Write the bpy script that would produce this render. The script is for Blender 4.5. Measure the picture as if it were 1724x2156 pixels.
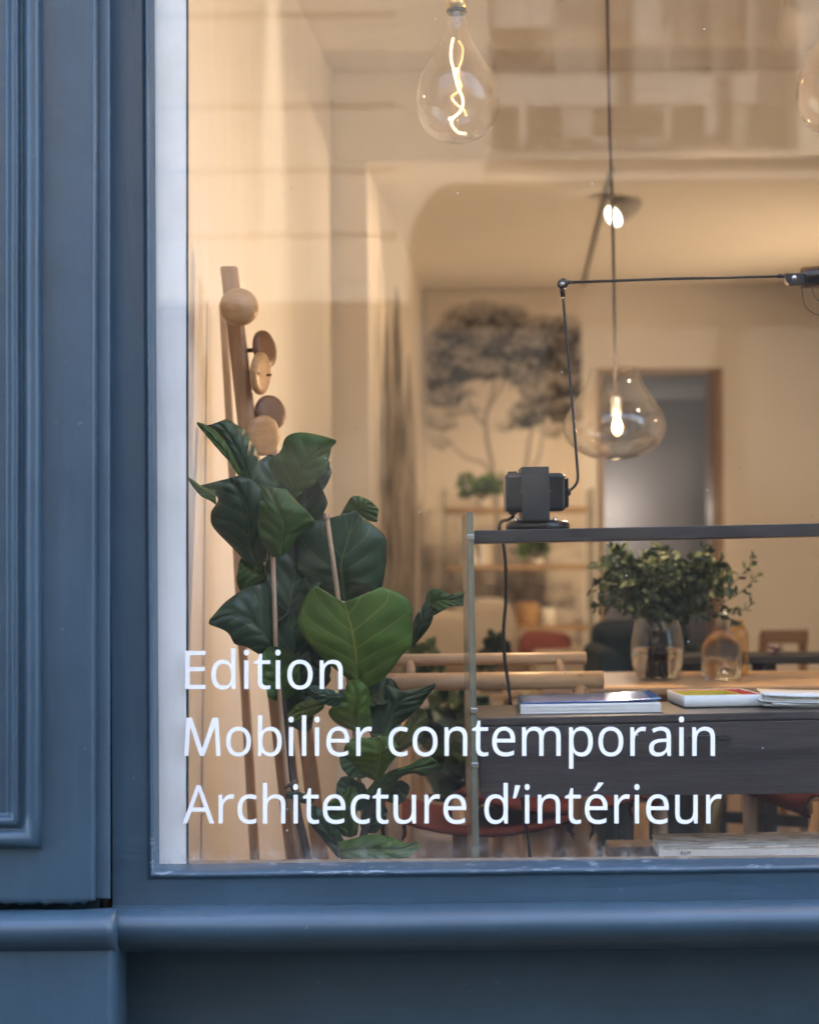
import bpy, bmesh, math, random
import numpy as np
from mathutils import Vector, Matrix, Euler
R = math.radians
random.seed(7)
rng = np.random.default_rng(11)
for _o in list(bpy.data.objects):
    bpy.data.objects.remove(_o, do_unlink=True)
scene = bpy.context.scene
C = scene.collection

# ------------------------------------------------------------------ camera
F = 3592.0              # focal length in photo units (photo taken as 1724 x 2156 units)
CX, HY = 862.0, 1180.0  # principal column, eye level row
EYE = 1.40              # eye height above the pavement
CAMD = 3.0              # camera to window pane
ROLL = R(0.5)
cam = bpy.data.cameras.new('camera')
camo = bpy.data.objects.new('camera', cam)
C.objects.link(camo)
cam.sensor_fit = 'HORIZONTAL'
cam.sensor_width = 24.0
cam.lens = 24.0 * F / 1724.0
cam.shift_x = 0.0
cam.shift_y = (HY - 1078.0) / 1724.0
cam.clip_start = 0.05
cam.clip_end = 400.0
cam.dof.use_dof = True
cam.dof.focus_distance = 3.17
cam.dof.aperture_fstop = 2.2
cam.dof.aperture_blades = 0
camo.matrix_world = Matrix.Translation((0, -CAMD, EYE)) @ Matrix.Rotation(R(90), 4, 'X') @ Matrix.Rotation(-ROLL, 4, 'Z')
scene.camera = camo

# ------------------------------------------------------------------ sky, sun, exposure
SUN_EL, SUN_AZ = R(54), R(38)     # the sun stands behind our building, so the shopfront is in open shade
world = bpy.data.worlds.new('World')
scene.world = world
world.use_nodes = True
wn = world.node_tree.nodes
sky = wn.new('ShaderNodeTexSky')
sky.sky_type = 'NISHITA'
sky.sun_disc = False
sky.sun_elevation = SUN_EL
sky.sun_rotation = SUN_AZ
sky.air_density = 1.0
sky.dust_density = 4.0
sky.ozone_density = 0.5
world.node_tree.links.new(sky.outputs[0], wn['Background'].inputs[0])
wn['Background'].inputs[1].default_value = 0.15
sl = bpy.data.lights.new('sun', 'SUN')
sl.energy = 2.0
sl.angle = R(0.5)
sl.color = (1.0, 0.97, 0.92)
slo = bpy.data.objects.new('sun', sl)
C.objects.link(slo)
_sd = Vector((math.sin(SUN_AZ) * math.cos(SUN_EL), math.cos(SUN_AZ) * math.cos(SUN_EL), math.sin(SUN_EL)))
slo.rotation_euler = _sd.to_track_quat('Z', 'Y').to_euler()
slo.location = (0, 10, 30)
scene.view_settings.view_transform = 'Standard'
scene.view_settings.look = 'None'
scene.view_settings.exposure = 3.3
scene.view_settings.gamma = 1.0
scene.render.engine = 'CYCLES'
scene.cycles.use_denoising = True
scene.cycles.use_adaptive_sampling = True
scene.cycles.adaptive_threshold = 0.025
scene.cycles.max_bounces = 8
scene.cycles.diffuse_bounces = 4
scene.cycles.glossy_bounces = 4
scene.cycles.transmission_bounces = 8
scene.cycles.transparent_max_bounces = 14
scene.cycles.caustics_reflective = False
scene.cycles.caustics_refractive = False
scene.cycles.sample_clamp_indirect = 6.0
scene.cycles.blur_glossy = 0.5

LAMP = 0.165             # common dimmer of the shop's lamps and the added fill spots

# ------------------------------------------------------------------ helpers
_ca, _sa = math.cos(ROLL), math.sin(ROLL)
def P(xv, yv, Y):
    """measured photo position -> world point on the vertical plane Y (metres behind the pane)"""
    D = Y + CAMD
    dx, dy = xv - CX, yv - HY
    x0 = dx * _ca - dy * _sa
    y0 = dx * _sa + dy * _ca
    return Vector((x0 * D / F, Y, EYE - y0 * D / F))
def PR(xv, yv, Dz):
    """the same for what is seen mirrored in the pane, Dz metres out in the street"""
    p = P(xv, yv, Dz)
    return Vector((p.x, -Dz, p.z))
def S(Y):
    return (Y + CAMD) / F

class MB:
    def __init__(self):
        self.v, self.f, self.s, self.uv, self.mi = [], [], [], {}, []
        self.m = 0
    def add(self, vs, fs, smooth=False):
        b = len(self.v)
        self.v.extend([tuple(p) for p in vs])
        for f in fs:
            self.f.append(tuple(b + i for i in f)); self.s.append(smooth); self.mi.append(self.m)
        return b
    def box(self, a, b):
        x0, y0, z0 = (min(a[i], b[i]) for i in range(3)); x1, y1, z1 = (max(a[i], b[i]) for i in range(3))
        self.add([(x0,y0,z0),(x1,y0,z0),(x1,y1,z0),(x0,y1,z0),(x0,y0,z1),(x1,y0,z1),(x1,y1,z1),(x0,y1,z1)],
                 [(0,3,2,1),(4,5,6,7),(0,1,5,4),(1,2,6,5),(2,3,7,6),(3,0,4,7)])
        return self
    def prism(self, poly, off, smooth=False):
        off = Vector(off); n = len(poly)
        a = [Vector(p) for p in poly]
        self.add(a + [p + off for p in a],
                 [tuple(range(n)), tuple(range(2*n-1, n-1, -1))] )
        self.add(a + [p + off for p in a], [(i, i+n, (i+1) % n + n, (i+1) % n) for i in range(n)], smooth)
        return self
    def grid(self, rows, smooth=True, close=False, flip=False):
        n = len(rows[0]); vs = [p for r in rows for p in r]; fs = []
        for i in range(len(rows)-1):
            for j in range(n if close else n-1):
                k = (j+1) % n
                q = (i*n+j, i*n+k, (i+1)*n+k, (i+1)*n+j)
                fs.append(q[::-1] if flip else q)
        return self.add(vs, fs, smooth)
    def tube(self, path, r, n=10, caps=True):
        path = [Vector(p) for p in path]
        rs = r if isinstance(r, (list, tuple)) else [r] * len(path)
        rows = []; ref = None
        for i, p in enumerate(path):
            t = (path[min(i+1, len(path)-1)] - path[max(i-1, 0)]).normalized()
            if ref is None:
                ref = Vector((0,0,1)) if abs(t.z) < .9 else Vector((1,0,0))
            u = (ref - t * ref.dot(t)).normalized(); w = t.cross(u); ref = u
            rows.append([p + (u*math.cos(2*math.pi*k/n) + w*math.sin(2*math.pi*k/n)) * rs[i] for k in range(n)])
        b = self.grid(rows, True, True)
        if caps:
            self.add(rows[0], [tuple(range(n-1, -1, -1))]); self.add(rows[-1], [tuple(range(n))])
        return self
    def lathe(self, prof, c, n=32, axis=None, wob=None):
        """prof: (radius, height) pairs along the axis from point c"""
        c = Vector(c); ax = Vector(axis or (0,0,1)).normalized()
        u = Vector((1,0,0)) if abs(ax.x) < .9 else Vector((0,1,0))
        u = (u - ax*u.dot(ax)).normalized(); w = ax.cross(u)
        rows = []
        for (r, h) in prof:
            row = []
            for k in range(n):
                a = 2*math.pi*k/n
                rr = r * (1 + (wob(a, h) if wob else 0))
                row.append(c + ax*h + (u*math.cos(a) + w*math.sin(a)) * max(rr, 1e-5))
            rows.append(row)
        self.grid(rows, True, True)
        return self
    def build(self, name, mat, parent=None, bevel=0, seg=2, recalc=True, merge=True):
        me = bpy.data.meshes.new(name)
        me.from_pydata(self.v, [], self.f)
        me.polygons.foreach_set('use_smooth', self.s)
        me.polygons.foreach_set('material_index', self.mi)
        for mt in (mat if isinstance(mat, (list, tuple)) else [mat]):
            me.materials.append(mt)
        bm = bmesh.new(); bm.from_mesh(me)
        if merge: bmesh.ops.remove_doubles(bm, verts=bm.verts, dist=1e-6)
        if recalc: bmesh.ops.recalc_face_normals(bm, faces=bm.faces)
        bm.to_mesh(me); bm.free()
        me.update()
        o = bpy.data.objects.new(name, me); C.objects.link(o)
        if bevel:
            md = o.modifiers.new('edge', 'BEVEL'); md.width = bevel; md.segments = seg; md.limit_method = 'ANGLE'; md.angle_limit = R(40)
            md.harden_normals = False
        if parent is not None: attach(o, parent)
        return o

def wloc(p):
    v = Vector(p.location)
    while p.parent is not None:
        p = p.parent; v = Vector(p.location)
    return v
def attach(o, parent):
    o.parent = parent
    top = parent
    if parent.type == 'EMPTY' and parent.parent is None:
        o.matrix_parent_inverse = Matrix.Translation(-Vector(parent.location))
def thing(name, label, cat, loc=(0,0,0), group=None):
    o = bpy.data.objects.new(name, None); C.objects.link(o)
    o.location = loc; o.empty_display_size = .05
    o['label'] = label; o['category'] = cat
    if group: o['group'] = group
    return o
def tag(o, label, cat, group=None):
    o['label'] = label; o['category'] = cat
    if group: o['group'] = group
    return o
def structure(o, label=None):
    o['kind'] = 'structure'
    if label: o['label'] = label
    return o
def copy_tree(o, parent=None):
    c = o.copy(); C.objects.link(c)
    if parent is not None: c.parent = parent
    for ch in list(o.children): copy_tree(ch, c)
    return c
def spline(pts, n=8):
    pts = [Vector(p) for p in pts]; out = []
    for i in range(len(pts)-1):
        p0 = pts[max(i-1,0)]; p1 = pts[i]; p2 = pts[i+1]; p3 = pts[min(i+2,len(pts)-1)]
        for k in range(n):
            t = k/n
            out.append(0.5*((2*p1)+(p2-p0)*t+(2*p0-5*p1+4*p2-p3)*t*t+(3*p1-p0-3*p2+p3)*t**3))
    out.append(pts[-1]); return out
def lerp(a, b, t): return a + (b-a)*t

# ------------------------------------------------------------------ materials
def newmat(name):
    m = bpy.data.materials.new(name); m.use_nodes = True
    nt = m.node_tree; b = nt.nodes['Principled BSDF']
    return m, nt, b
def N(nt, t, **kw):
    n = nt.nodes.new(t)
    for k, v in kw.items():
        if k == 'inp':
            for kk, vv in v.items(): n.inputs[kk].default_value = vv
        else: setattr(n, k, v)
    return n
def L(nt, a, b): nt.links.new(a, b)
def math_n(nt, op, a, b=None, c=None):
    n = N(nt, 'ShaderNodeMath', operation=op)
    for i, x in enumerate((a, b, c)):
        if x is None: continue
        if isinstance(x, (int, float)): n.inputs[i].default_value = x
        else: L(nt, x, n.inputs[i])
    return n.outputs[0]
def mixc(nt, fac, a, b, mode='MIX'):
    n = N(nt, 'ShaderNodeMix', data_type='RGBA', blend_type=mode)
    for sock, x in ((n.inputs[0], fac), (n.inputs[6], a), (n.inputs[7], b)):
        if isinstance(x, (int, float)): sock.default_value = x
        elif isinstance(x, tuple): sock.default_value = x if len(x) == 4 else (*x, 1)
        else: L(nt, x, sock)
    return n.outputs[2]
def noise(nt, vec, scale, detail=4, rough=.55, sc=None):
    if sc:
        mp = N(nt, 'ShaderNodeMapping'); mp.inputs['Scale'].default_value = sc; L(nt, vec, mp.inputs[0]); vec = mp.outputs[0]
    n = N(nt, 'ShaderNodeTexNoise'); n.inputs['Scale'].default_value = scale
    n.inputs['Detail'].default_value = detail; n.inputs['Roughness'].default_value = rough
    L(nt, vec, n.inputs['Vector']); return n.outputs['Fac']
def ramp(nt, fac, stops):
    n = N(nt, 'ShaderNodeValToRGB')
    while len(n.color_ramp.elements) < len(stops): n.color_ramp.elements.new(.5)
    for e, (p, c) in zip(n.color_ramp.elements, stops):
        e.position = p; e.color = c if len(c) == 4 else (*c, 1)
    L(nt, fac, n.inputs[0]); return n.outputs[0]
def bump(nt, b, h, strength, dist=.002):
    n = N(nt, 'ShaderNodeBump'); n.inputs['Strength'].default_value = strength; n.inputs['Distance'].default_value = dist
    L(nt, h, n.inputs['Height']); L(nt, n.outputs[0], b.inputs['Normal']); return n

def plain(name, col, rough=.5, metal=0, var=.12, vscale=25, bmp=.0, bscale=120, spec=.5, sc=None):
    m, nt, b = newmat(name)
    tc = N(nt, 'ShaderNodeTexCoord').outputs['Object']
    f = noise(nt, tc, vscale, 4, .6, sc)
    dark = tuple(c*(1-var) for c in col); lite = tuple(min(1, c*(1+var)) for c in col)
    L(nt, mixc(nt, f, dark, lite), b.inputs['Base Color'])
    b.inputs['Roughness'].default_value = rough; b.inputs['Metallic'].default_value = metal
    b.inputs['Specular IOR Level'].default_value = spec
    if bmp: bump(nt, b, noise(nt, tc, bscale, 3, .6, sc), bmp, .001)
    return m
def paint(name, col, brush, worn=False):
    """old brushed gloss paint: brush streaks, drips, small chips"""
    m, nt, b = newmat(name)
    tc = N(nt, 'ShaderNodeTexCoord').outputs['Object']
    big = noise(nt, tc, 5, 4, .6)
    st = noise(nt, tc, 60, 5, .65, brush)
    fine = noise(nt, tc, 420, 2, .5)
    grime = noise(nt, tc, 1.7, 6, .7)
    c1 = mixc(nt, ramp(nt, math_n(nt, 'MULTIPLY_ADD', grime, .5, math_n(nt, 'MULTIPLY', big, .5)), [(.35, (0, 0, 0)), (.65, (1, 1, 1))]), tuple(c*.80 for c in col), tuple(min(.92, c*1.16) for c in col))
    c2 = mixc(nt, ramp(nt, st, [(.42, (0, 0, 0)), (.80, (.28, .28, .28))]), c1, tuple(min(.92, c*1.45) for c in col))
    vo = N(nt, 'ShaderNodeTexVoronoi', feature='F1'); vo.inputs['Scale'].default_value = 26; vo.inputs['Randomness'].default_value = 1
    L(nt, mixc(nt, .15, tc, noise(nt, tc, 300, 2)), vo.inputs['Vector'])
    sc_ = N(nt, 'ShaderNodeSeparateColor'); L(nt, vo.outputs['Color'], sc_.inputs[0])
    sel = math_n(nt, 'GREATER_THAN', sc_.outputs[0], .80)
    sz = math_n(nt, 'MULTIPLY', sc_.outputs[1], .065)
    chip = math_n(nt, 'MULTIPLY', math_n(nt, 'LESS_THAN', vo.outputs['Distance'], sz), sel)
    c3 = mixc(nt, math_n(nt, 'MULTIPLY', chip, .8), c2, (.55, .52, .48))
    if worn:      # pale crackle where the film has split along the weathered bead
        cr = noise(nt, tc, 30, 4, .6, (1.3, 1, 9)); blot = noise(nt, tc, 7, 2, .5, (1, 1, 1))
        wv = math_n(nt, 'MULTIPLY', ramp(nt, cr, [(.58, (0, 0, 0)), (.62, (1, 1, 1))]), ramp(nt, blot, [(.45, (0, 0, 0)), (.6, (1, 1, 1))]))
        c3 = mixc(nt, math_n(nt, 'MULTIPLY', wv, .35), c3, (.42, .46, .52))
    L(nt, c3, b.inputs['Base Color'])
    L(nt, math_n(nt, 'MULTIPLY_ADD', st, .24, .26), b.inputs['Roughness'])
    h = math_n(nt, 'ADD', math_n(nt, 'MULTIPLY', st, .7), math_n(nt, 'MULTIPLY', fine, .12))
    h = math_n(nt, 'ADD', h, math_n(nt, 'MULTIPLY', noise(nt, tc, 14, 3), 1.4))
    drip = noise(nt, tc, 22, 3, .5, (1, 1, .16) if brush[2] < .5 else (.16, 1, 1))
    h = math_n(nt, 'ADD', h, math_n(nt, 'MULTIPLY', ramp(nt, drip, [(.60, (0, 0, 0)), (.72, (1, 1, 1))]), .8))
    b.inputs['Specular IOR Level'].default_value = .5
    bump(nt, b, h, .42, .0016)
    return m
def wood(name, col, dark, sc=(1,1,14), scale=9, rough=.45):
    m, nt, b = newmat(name)
    tc = N(nt, 'ShaderNodeTexCoord').outputs['Object']
    mp = N(nt, 'ShaderNodeMapping'); mp.inputs['Scale'].default_value = sc; L(nt, tc, mp.inputs[0])
    f = noise(nt, mp.outputs[0], scale, 6, .62)
    g = noise(nt, mp.outputs[0], scale*5, 3, .6)
    c = ramp(nt, math_n(nt, 'MULTIPLY_ADD', g, .35, math_n(nt, 'MULTIPLY', f, .75)), [(.3, dark), (.72, col)])
    L(nt, c, b.inputs['Base Color']); b.inputs['Roughness'].default_value = rough
    bump(nt, b, g, .12, .0008)
    return m
def thin_glass(name, f0, tint=(1,1,1), power=4.0, edge=.9, dust=False):
    """one glass skin: clear transmission plus mirror reflection that grows towards grazing"""
    m = bpy.data.materials.new(name); m.use_nodes = True; nt = m.node_tree
    nt.nodes.remove(nt.nodes['Principled BSDF']); out = nt.nodes['Material Output']
    tr = N(nt, 'ShaderNodeBsdfTransparent'); tr.inputs[0].default_value = (*tint, 1)
    gl = N(nt, 'ShaderNodeBsdfGlossy'); gl.inputs['Roughness'].default_value = 0.0
    lw = N(nt, 'ShaderNodeLayerWeight'); lw.inputs[0].default_value = .5
    fac = math_n(nt, 'MULTIPLY_ADD', math_n(nt, 'POWER', lw.outputs['Facing'], power), edge - f0, f0)
    mx = N(nt, 'ShaderNodeMixShader'); L(nt, fac, mx.inputs[0]); L(nt, tr.outputs[0], mx.inputs[1]); L(nt, gl.outputs[0], mx.inputs[2])
    last = mx.outputs[0]
    if dust:
        tc = N(nt, 'ShaderNodeTexCoord').outputs['Object']
        sp = N(nt, 'ShaderNodeSeparateXYZ'); L(nt, tc, sp.inputs[0])
        vo = N(nt, 'ShaderNodeTexVoronoi', feature='F1'); vo.inputs['Scale'].default_value = 55
        L(nt, tc, vo.inputs['Vector'])
        sc_ = N(nt, 'ShaderNodeSeparateColor'); L(nt, vo.outputs['Color'], sc_.inputs[0])
        sel = math_n(nt, 'GREATER_THAN', sc_.outputs[0], .90)
        speck = math_n(nt, 'MULTIPLY', math_n(nt, 'LESS_THAN', vo.outputs['Distance'], math_n(nt, 'MULTIPLY', sc_.outputs[1], .10)), sel)
        low = math_n(nt, 'MULTIPLY', math_n(nt, 'SUBTRACT', .96, sp.outputs[2]), 9.0)     # splash dirt near the bottom rail
        lown = N(nt, 'ShaderNodeClamp'); L(nt, low, lown.inputs[0])
        smear = math_n(nt, 'MULTIPLY', math_n(nt, 'POWER', noise(nt, tc, 30, 3, .7), 4.0), math_n(nt, 'MULTIPLY_ADD', math_n(nt, 'POWER', lown.outputs[0], 3.0), 2.2, .03))
        d = math_n(nt, 'ADD', math_n(nt, 'MULTIPLY', speck, .5), smear)
        d = math_n(nt, 'MINIMUM', math_n(nt, 'ADD', d, .004), .8)
        df = N(nt, 'ShaderNodeBsdfDiffuse'); df.inputs[0].default_value = (.8, .8, .78, 1)
        m2 = N(nt, 'ShaderNodeMixShader'); L(nt, d, m2.inputs[0]); L(nt, last, m2.inputs[1]); L(nt, df.outputs[0], m2.inputs[2])
        last = m2.outputs[0]
    L(nt, last, out.inputs[0])
    return m
def emit(name, col, s):
    m, nt, b = newmat(name)
    b.inputs['Base Color'].default_value = (*col, 1); b.inputs['Emission Color'].default_value = (*col, 1)
    b.inputs['Emission Strength'].default_value = s
    return m
def refract(name, col, ior=1.45, rough=0.0):
    m, nt, b = newmat(name)
    b.inputs['Base Color'].default_value = (*col, 1); b.inputs['Transmission Weight'].default_value = 1
    b.inputs['IOR'].default_value = ior; b.inputs['Roughness'].default_value = rough
    return m

BLUE = (.036, .070, .103)
M_blue_v = paint('blue paint brushed upright', BLUE, (1, 1, .08))
M_blue_h = paint('blue paint brushed along', BLUE, (.06, 1, 1))
M_blue_worn = paint('weathered blue paint', BLUE, (.06, 1, 1), True)
M_white = paint('white paint', (.88, .885, .86), (1, 1, .1))
M_lining = plain('tan interior ledge', (.30, .22, .15), .7)
M_gasket = plain('dark putty line', (.035, .045, .055), .6)
M_pane = thin_glass('window glass', .038, (.985, .99, .987), 5.0, .9)
M_pane_dusty = thin_glass('window glass outer face', .038, (.985, .99, .987), 5.0, .9, dust=True)
M_letter = plain('white vinyl', (.89, .89, .88), .45, var=.05, vscale=45)
M_wall = plain('warm white plaster', (.80, .765, .715), .85, var=.05, vscale=3, bmp=.10, bscale=60)
M_wall_l = plain('hand trowelled side wall plaster', (.79, .755, .705), .85, var=.075, vscale=5, bmp=.25, bscale=22, sc=(1, 2.2, .35))
M_ceil = plain('ceiling plaster', (.78, .74, .68), .9, var=.03, vscale=3)
M_floor = wood('pale oak floor', (.50, .37, .25), (.36, .25, .16), (10, 1, 1), 4, .4)
M_black = plain('black powder coat', (.013, .014, .016), .5, var=.2, bmp=.15, bscale=700)
M_blackgloss = plain('black moulded plastic', (.012, .013, .016), .28, var=.2)
M_desk = wood('dark stained ash', (.050, .045, .045), (.016, .014, .015), (.6, 8, 14), 14, .36)
M_oak = wood('oak table wood', (.46, .31, .17), (.33, .20, .10), (1, 9, 9), 6, .38)
M_ash = wood('pale ash wood', (.50, .36, .23), (.36, .24, .14), (8, 8, 1), 8, .45)
M_ash_h = wood('pale ash rail wood', (.58, .43, .28), (.44, .30, .18), (1, 8, 8), 8, .45)
M_rack = wood('ash coat stand', (.34, .195, .09), (.21, .11, .05), (9, 9, 1), 7, .42)
M_disc_l = wood('light ash disc', (.44, .27, .13), (.26, .14, .06), (2, 2, 9), 11, .42)
M_disc_d = wood('brown oak disc', (.15, .065, .026), (.07, .030, .012), (2, 2, 9), 14, .4)
M_leather = plain('burgundy leather', (.060, .006, .008), .8, spec=.15, var=.25, vscale=12, bmp=.2, bscale=240)
M_brass = plain('brass', (.55, .40, .18), .28, 1, var=.1)
M_oldbrass = plain('dull brass', (.20, .145, .055), .42, .8, var=.15)
M_steel = plain('brushed steel', (.62, .64, .66), .25, 1, var=.08)
M_edgeglass = refract('green edged glass', (.52, .60, .49), 1.5, .16); M_edgeglass.node_tree.nodes['Principled BSDF'].inputs['Transmission Weight'].default_value = .78
M_paper = plain('paper', (.80, .80, .78), .8, var=.03)
M_pages = plain('page edges', (.78, .78, .76), .8, var=.10, vscale=300, sc=(.02, 1, 6))
M_cream = plain('cream upholstery', (.70, .60, .46), .95, var=.06, bmp=.3, bscale=300)
M_red = plain('red cushion cloth', (.34, .10, .075), .9, var=.12, bmp=.3, bscale=260)
M_white_obj = plain('white ceramic', (.75, .72, .66), .35, var=.03)
M_basket = plain('woven cane', (.42, .25, .10), .7, var=.4, vscale=90, bmp=.6, bscale=120)
M_stake = plain('bamboo stake', (.40, .26, .16), .6, var=.2, sc=(9, 9, 1))
M_bark = plain('dark bark', (.060, .045, .035), .8, var=.35, vscale=60, bmp=.4)
M_pot = plain('grey clay pot', (.28, .26, .24), .8, var=.1, bmp=.2)
M_olive = plain('olive leaf', (.022, .044, .012), .7, var=.35, vscale=40)
M_fern = plain('dark houseplant leaf', (.028, .058, .018), .5, var=.35, vscale=30)
M_herb = plain('bright herb leaf', (.10, .20, .03), .5, var=.3, vscale=40)
M_twig = plain('twig', (.10, .07, .04), .8)
M_bulbglass = thin_glass('bulb glass', .05, (.985, .955, .90), 2.6, .9)
M_amberbulb = thin_glass('amber tinted bulb glass', .09, (.95, .83, .65), 2.2, .9)
M_pendglass = thin_glass('iridescent blown glass', .09, (.968, .925, .845), 1.7, .9)
M_vase = thin_glass('vase glass', .05, (.95, .95, .93), 2.2, .75)
M_water = refract('water', (.98, .98, .96), 1.33)
M_smoke = refract('beige frosted glass', (.92, .88, .82), 1.2, .35)
M_amber = thin_glass('amber glass', .05, (.92, .74, .44), 2.0, .7)
M_smokecover = thin_glass('smoked acrylic', .05, (.50, .42, .38), 2.4, .7)
M_filament = emit('glowing filament', (1.0, .66, .30), .40)
M_filament_dim = emit('dim filament', (1.0, .60, .26), .10)
M_globe = emit('glowing bulb', (1.0, .62, .28), .26)
M_lens = emit('lit spot lens', (1.0, .90, .72), 1.2)
M_cord = plain('grey cloth cord', (.10, .085, .085), .8)
M_spot = plain('grey spot lamp housing', (.42, .41, .40), .5)
M_mauve = plain('cool grey corridor wall', (.25, .235, .24), .85, var=.08, vscale=2)
M_jamb = wood('oak door lining', (.46, .27, .13), (.33, .18, .08), (9, 9, 1), 6, .5)
M_stone = plain('pale limestone', (.56, .50, .42), .9, var=.10, vscale=2.5, bmp=.25, bscale=30)
M_dkshop = plain('dark shopfront paint', (.05, .05, .05), .4)
M_dkglass = plain('dusky window interior', (.20, .19, .175), .3)
M_winwhite = plain('white window paint', (.46, .43, .39), .5)
M_blind = plain('pale window blind', (.27, .255, .235), .8)
M_road = plain('asphalt', (.04, .04, .042), .85, var=.25, vscale=14, bmp=.4, bscale=160)
M_pave = plain('grey pavement slab', (.07, .069, .066), .85, var=.12, vscale=6, bmp=.25)
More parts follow.
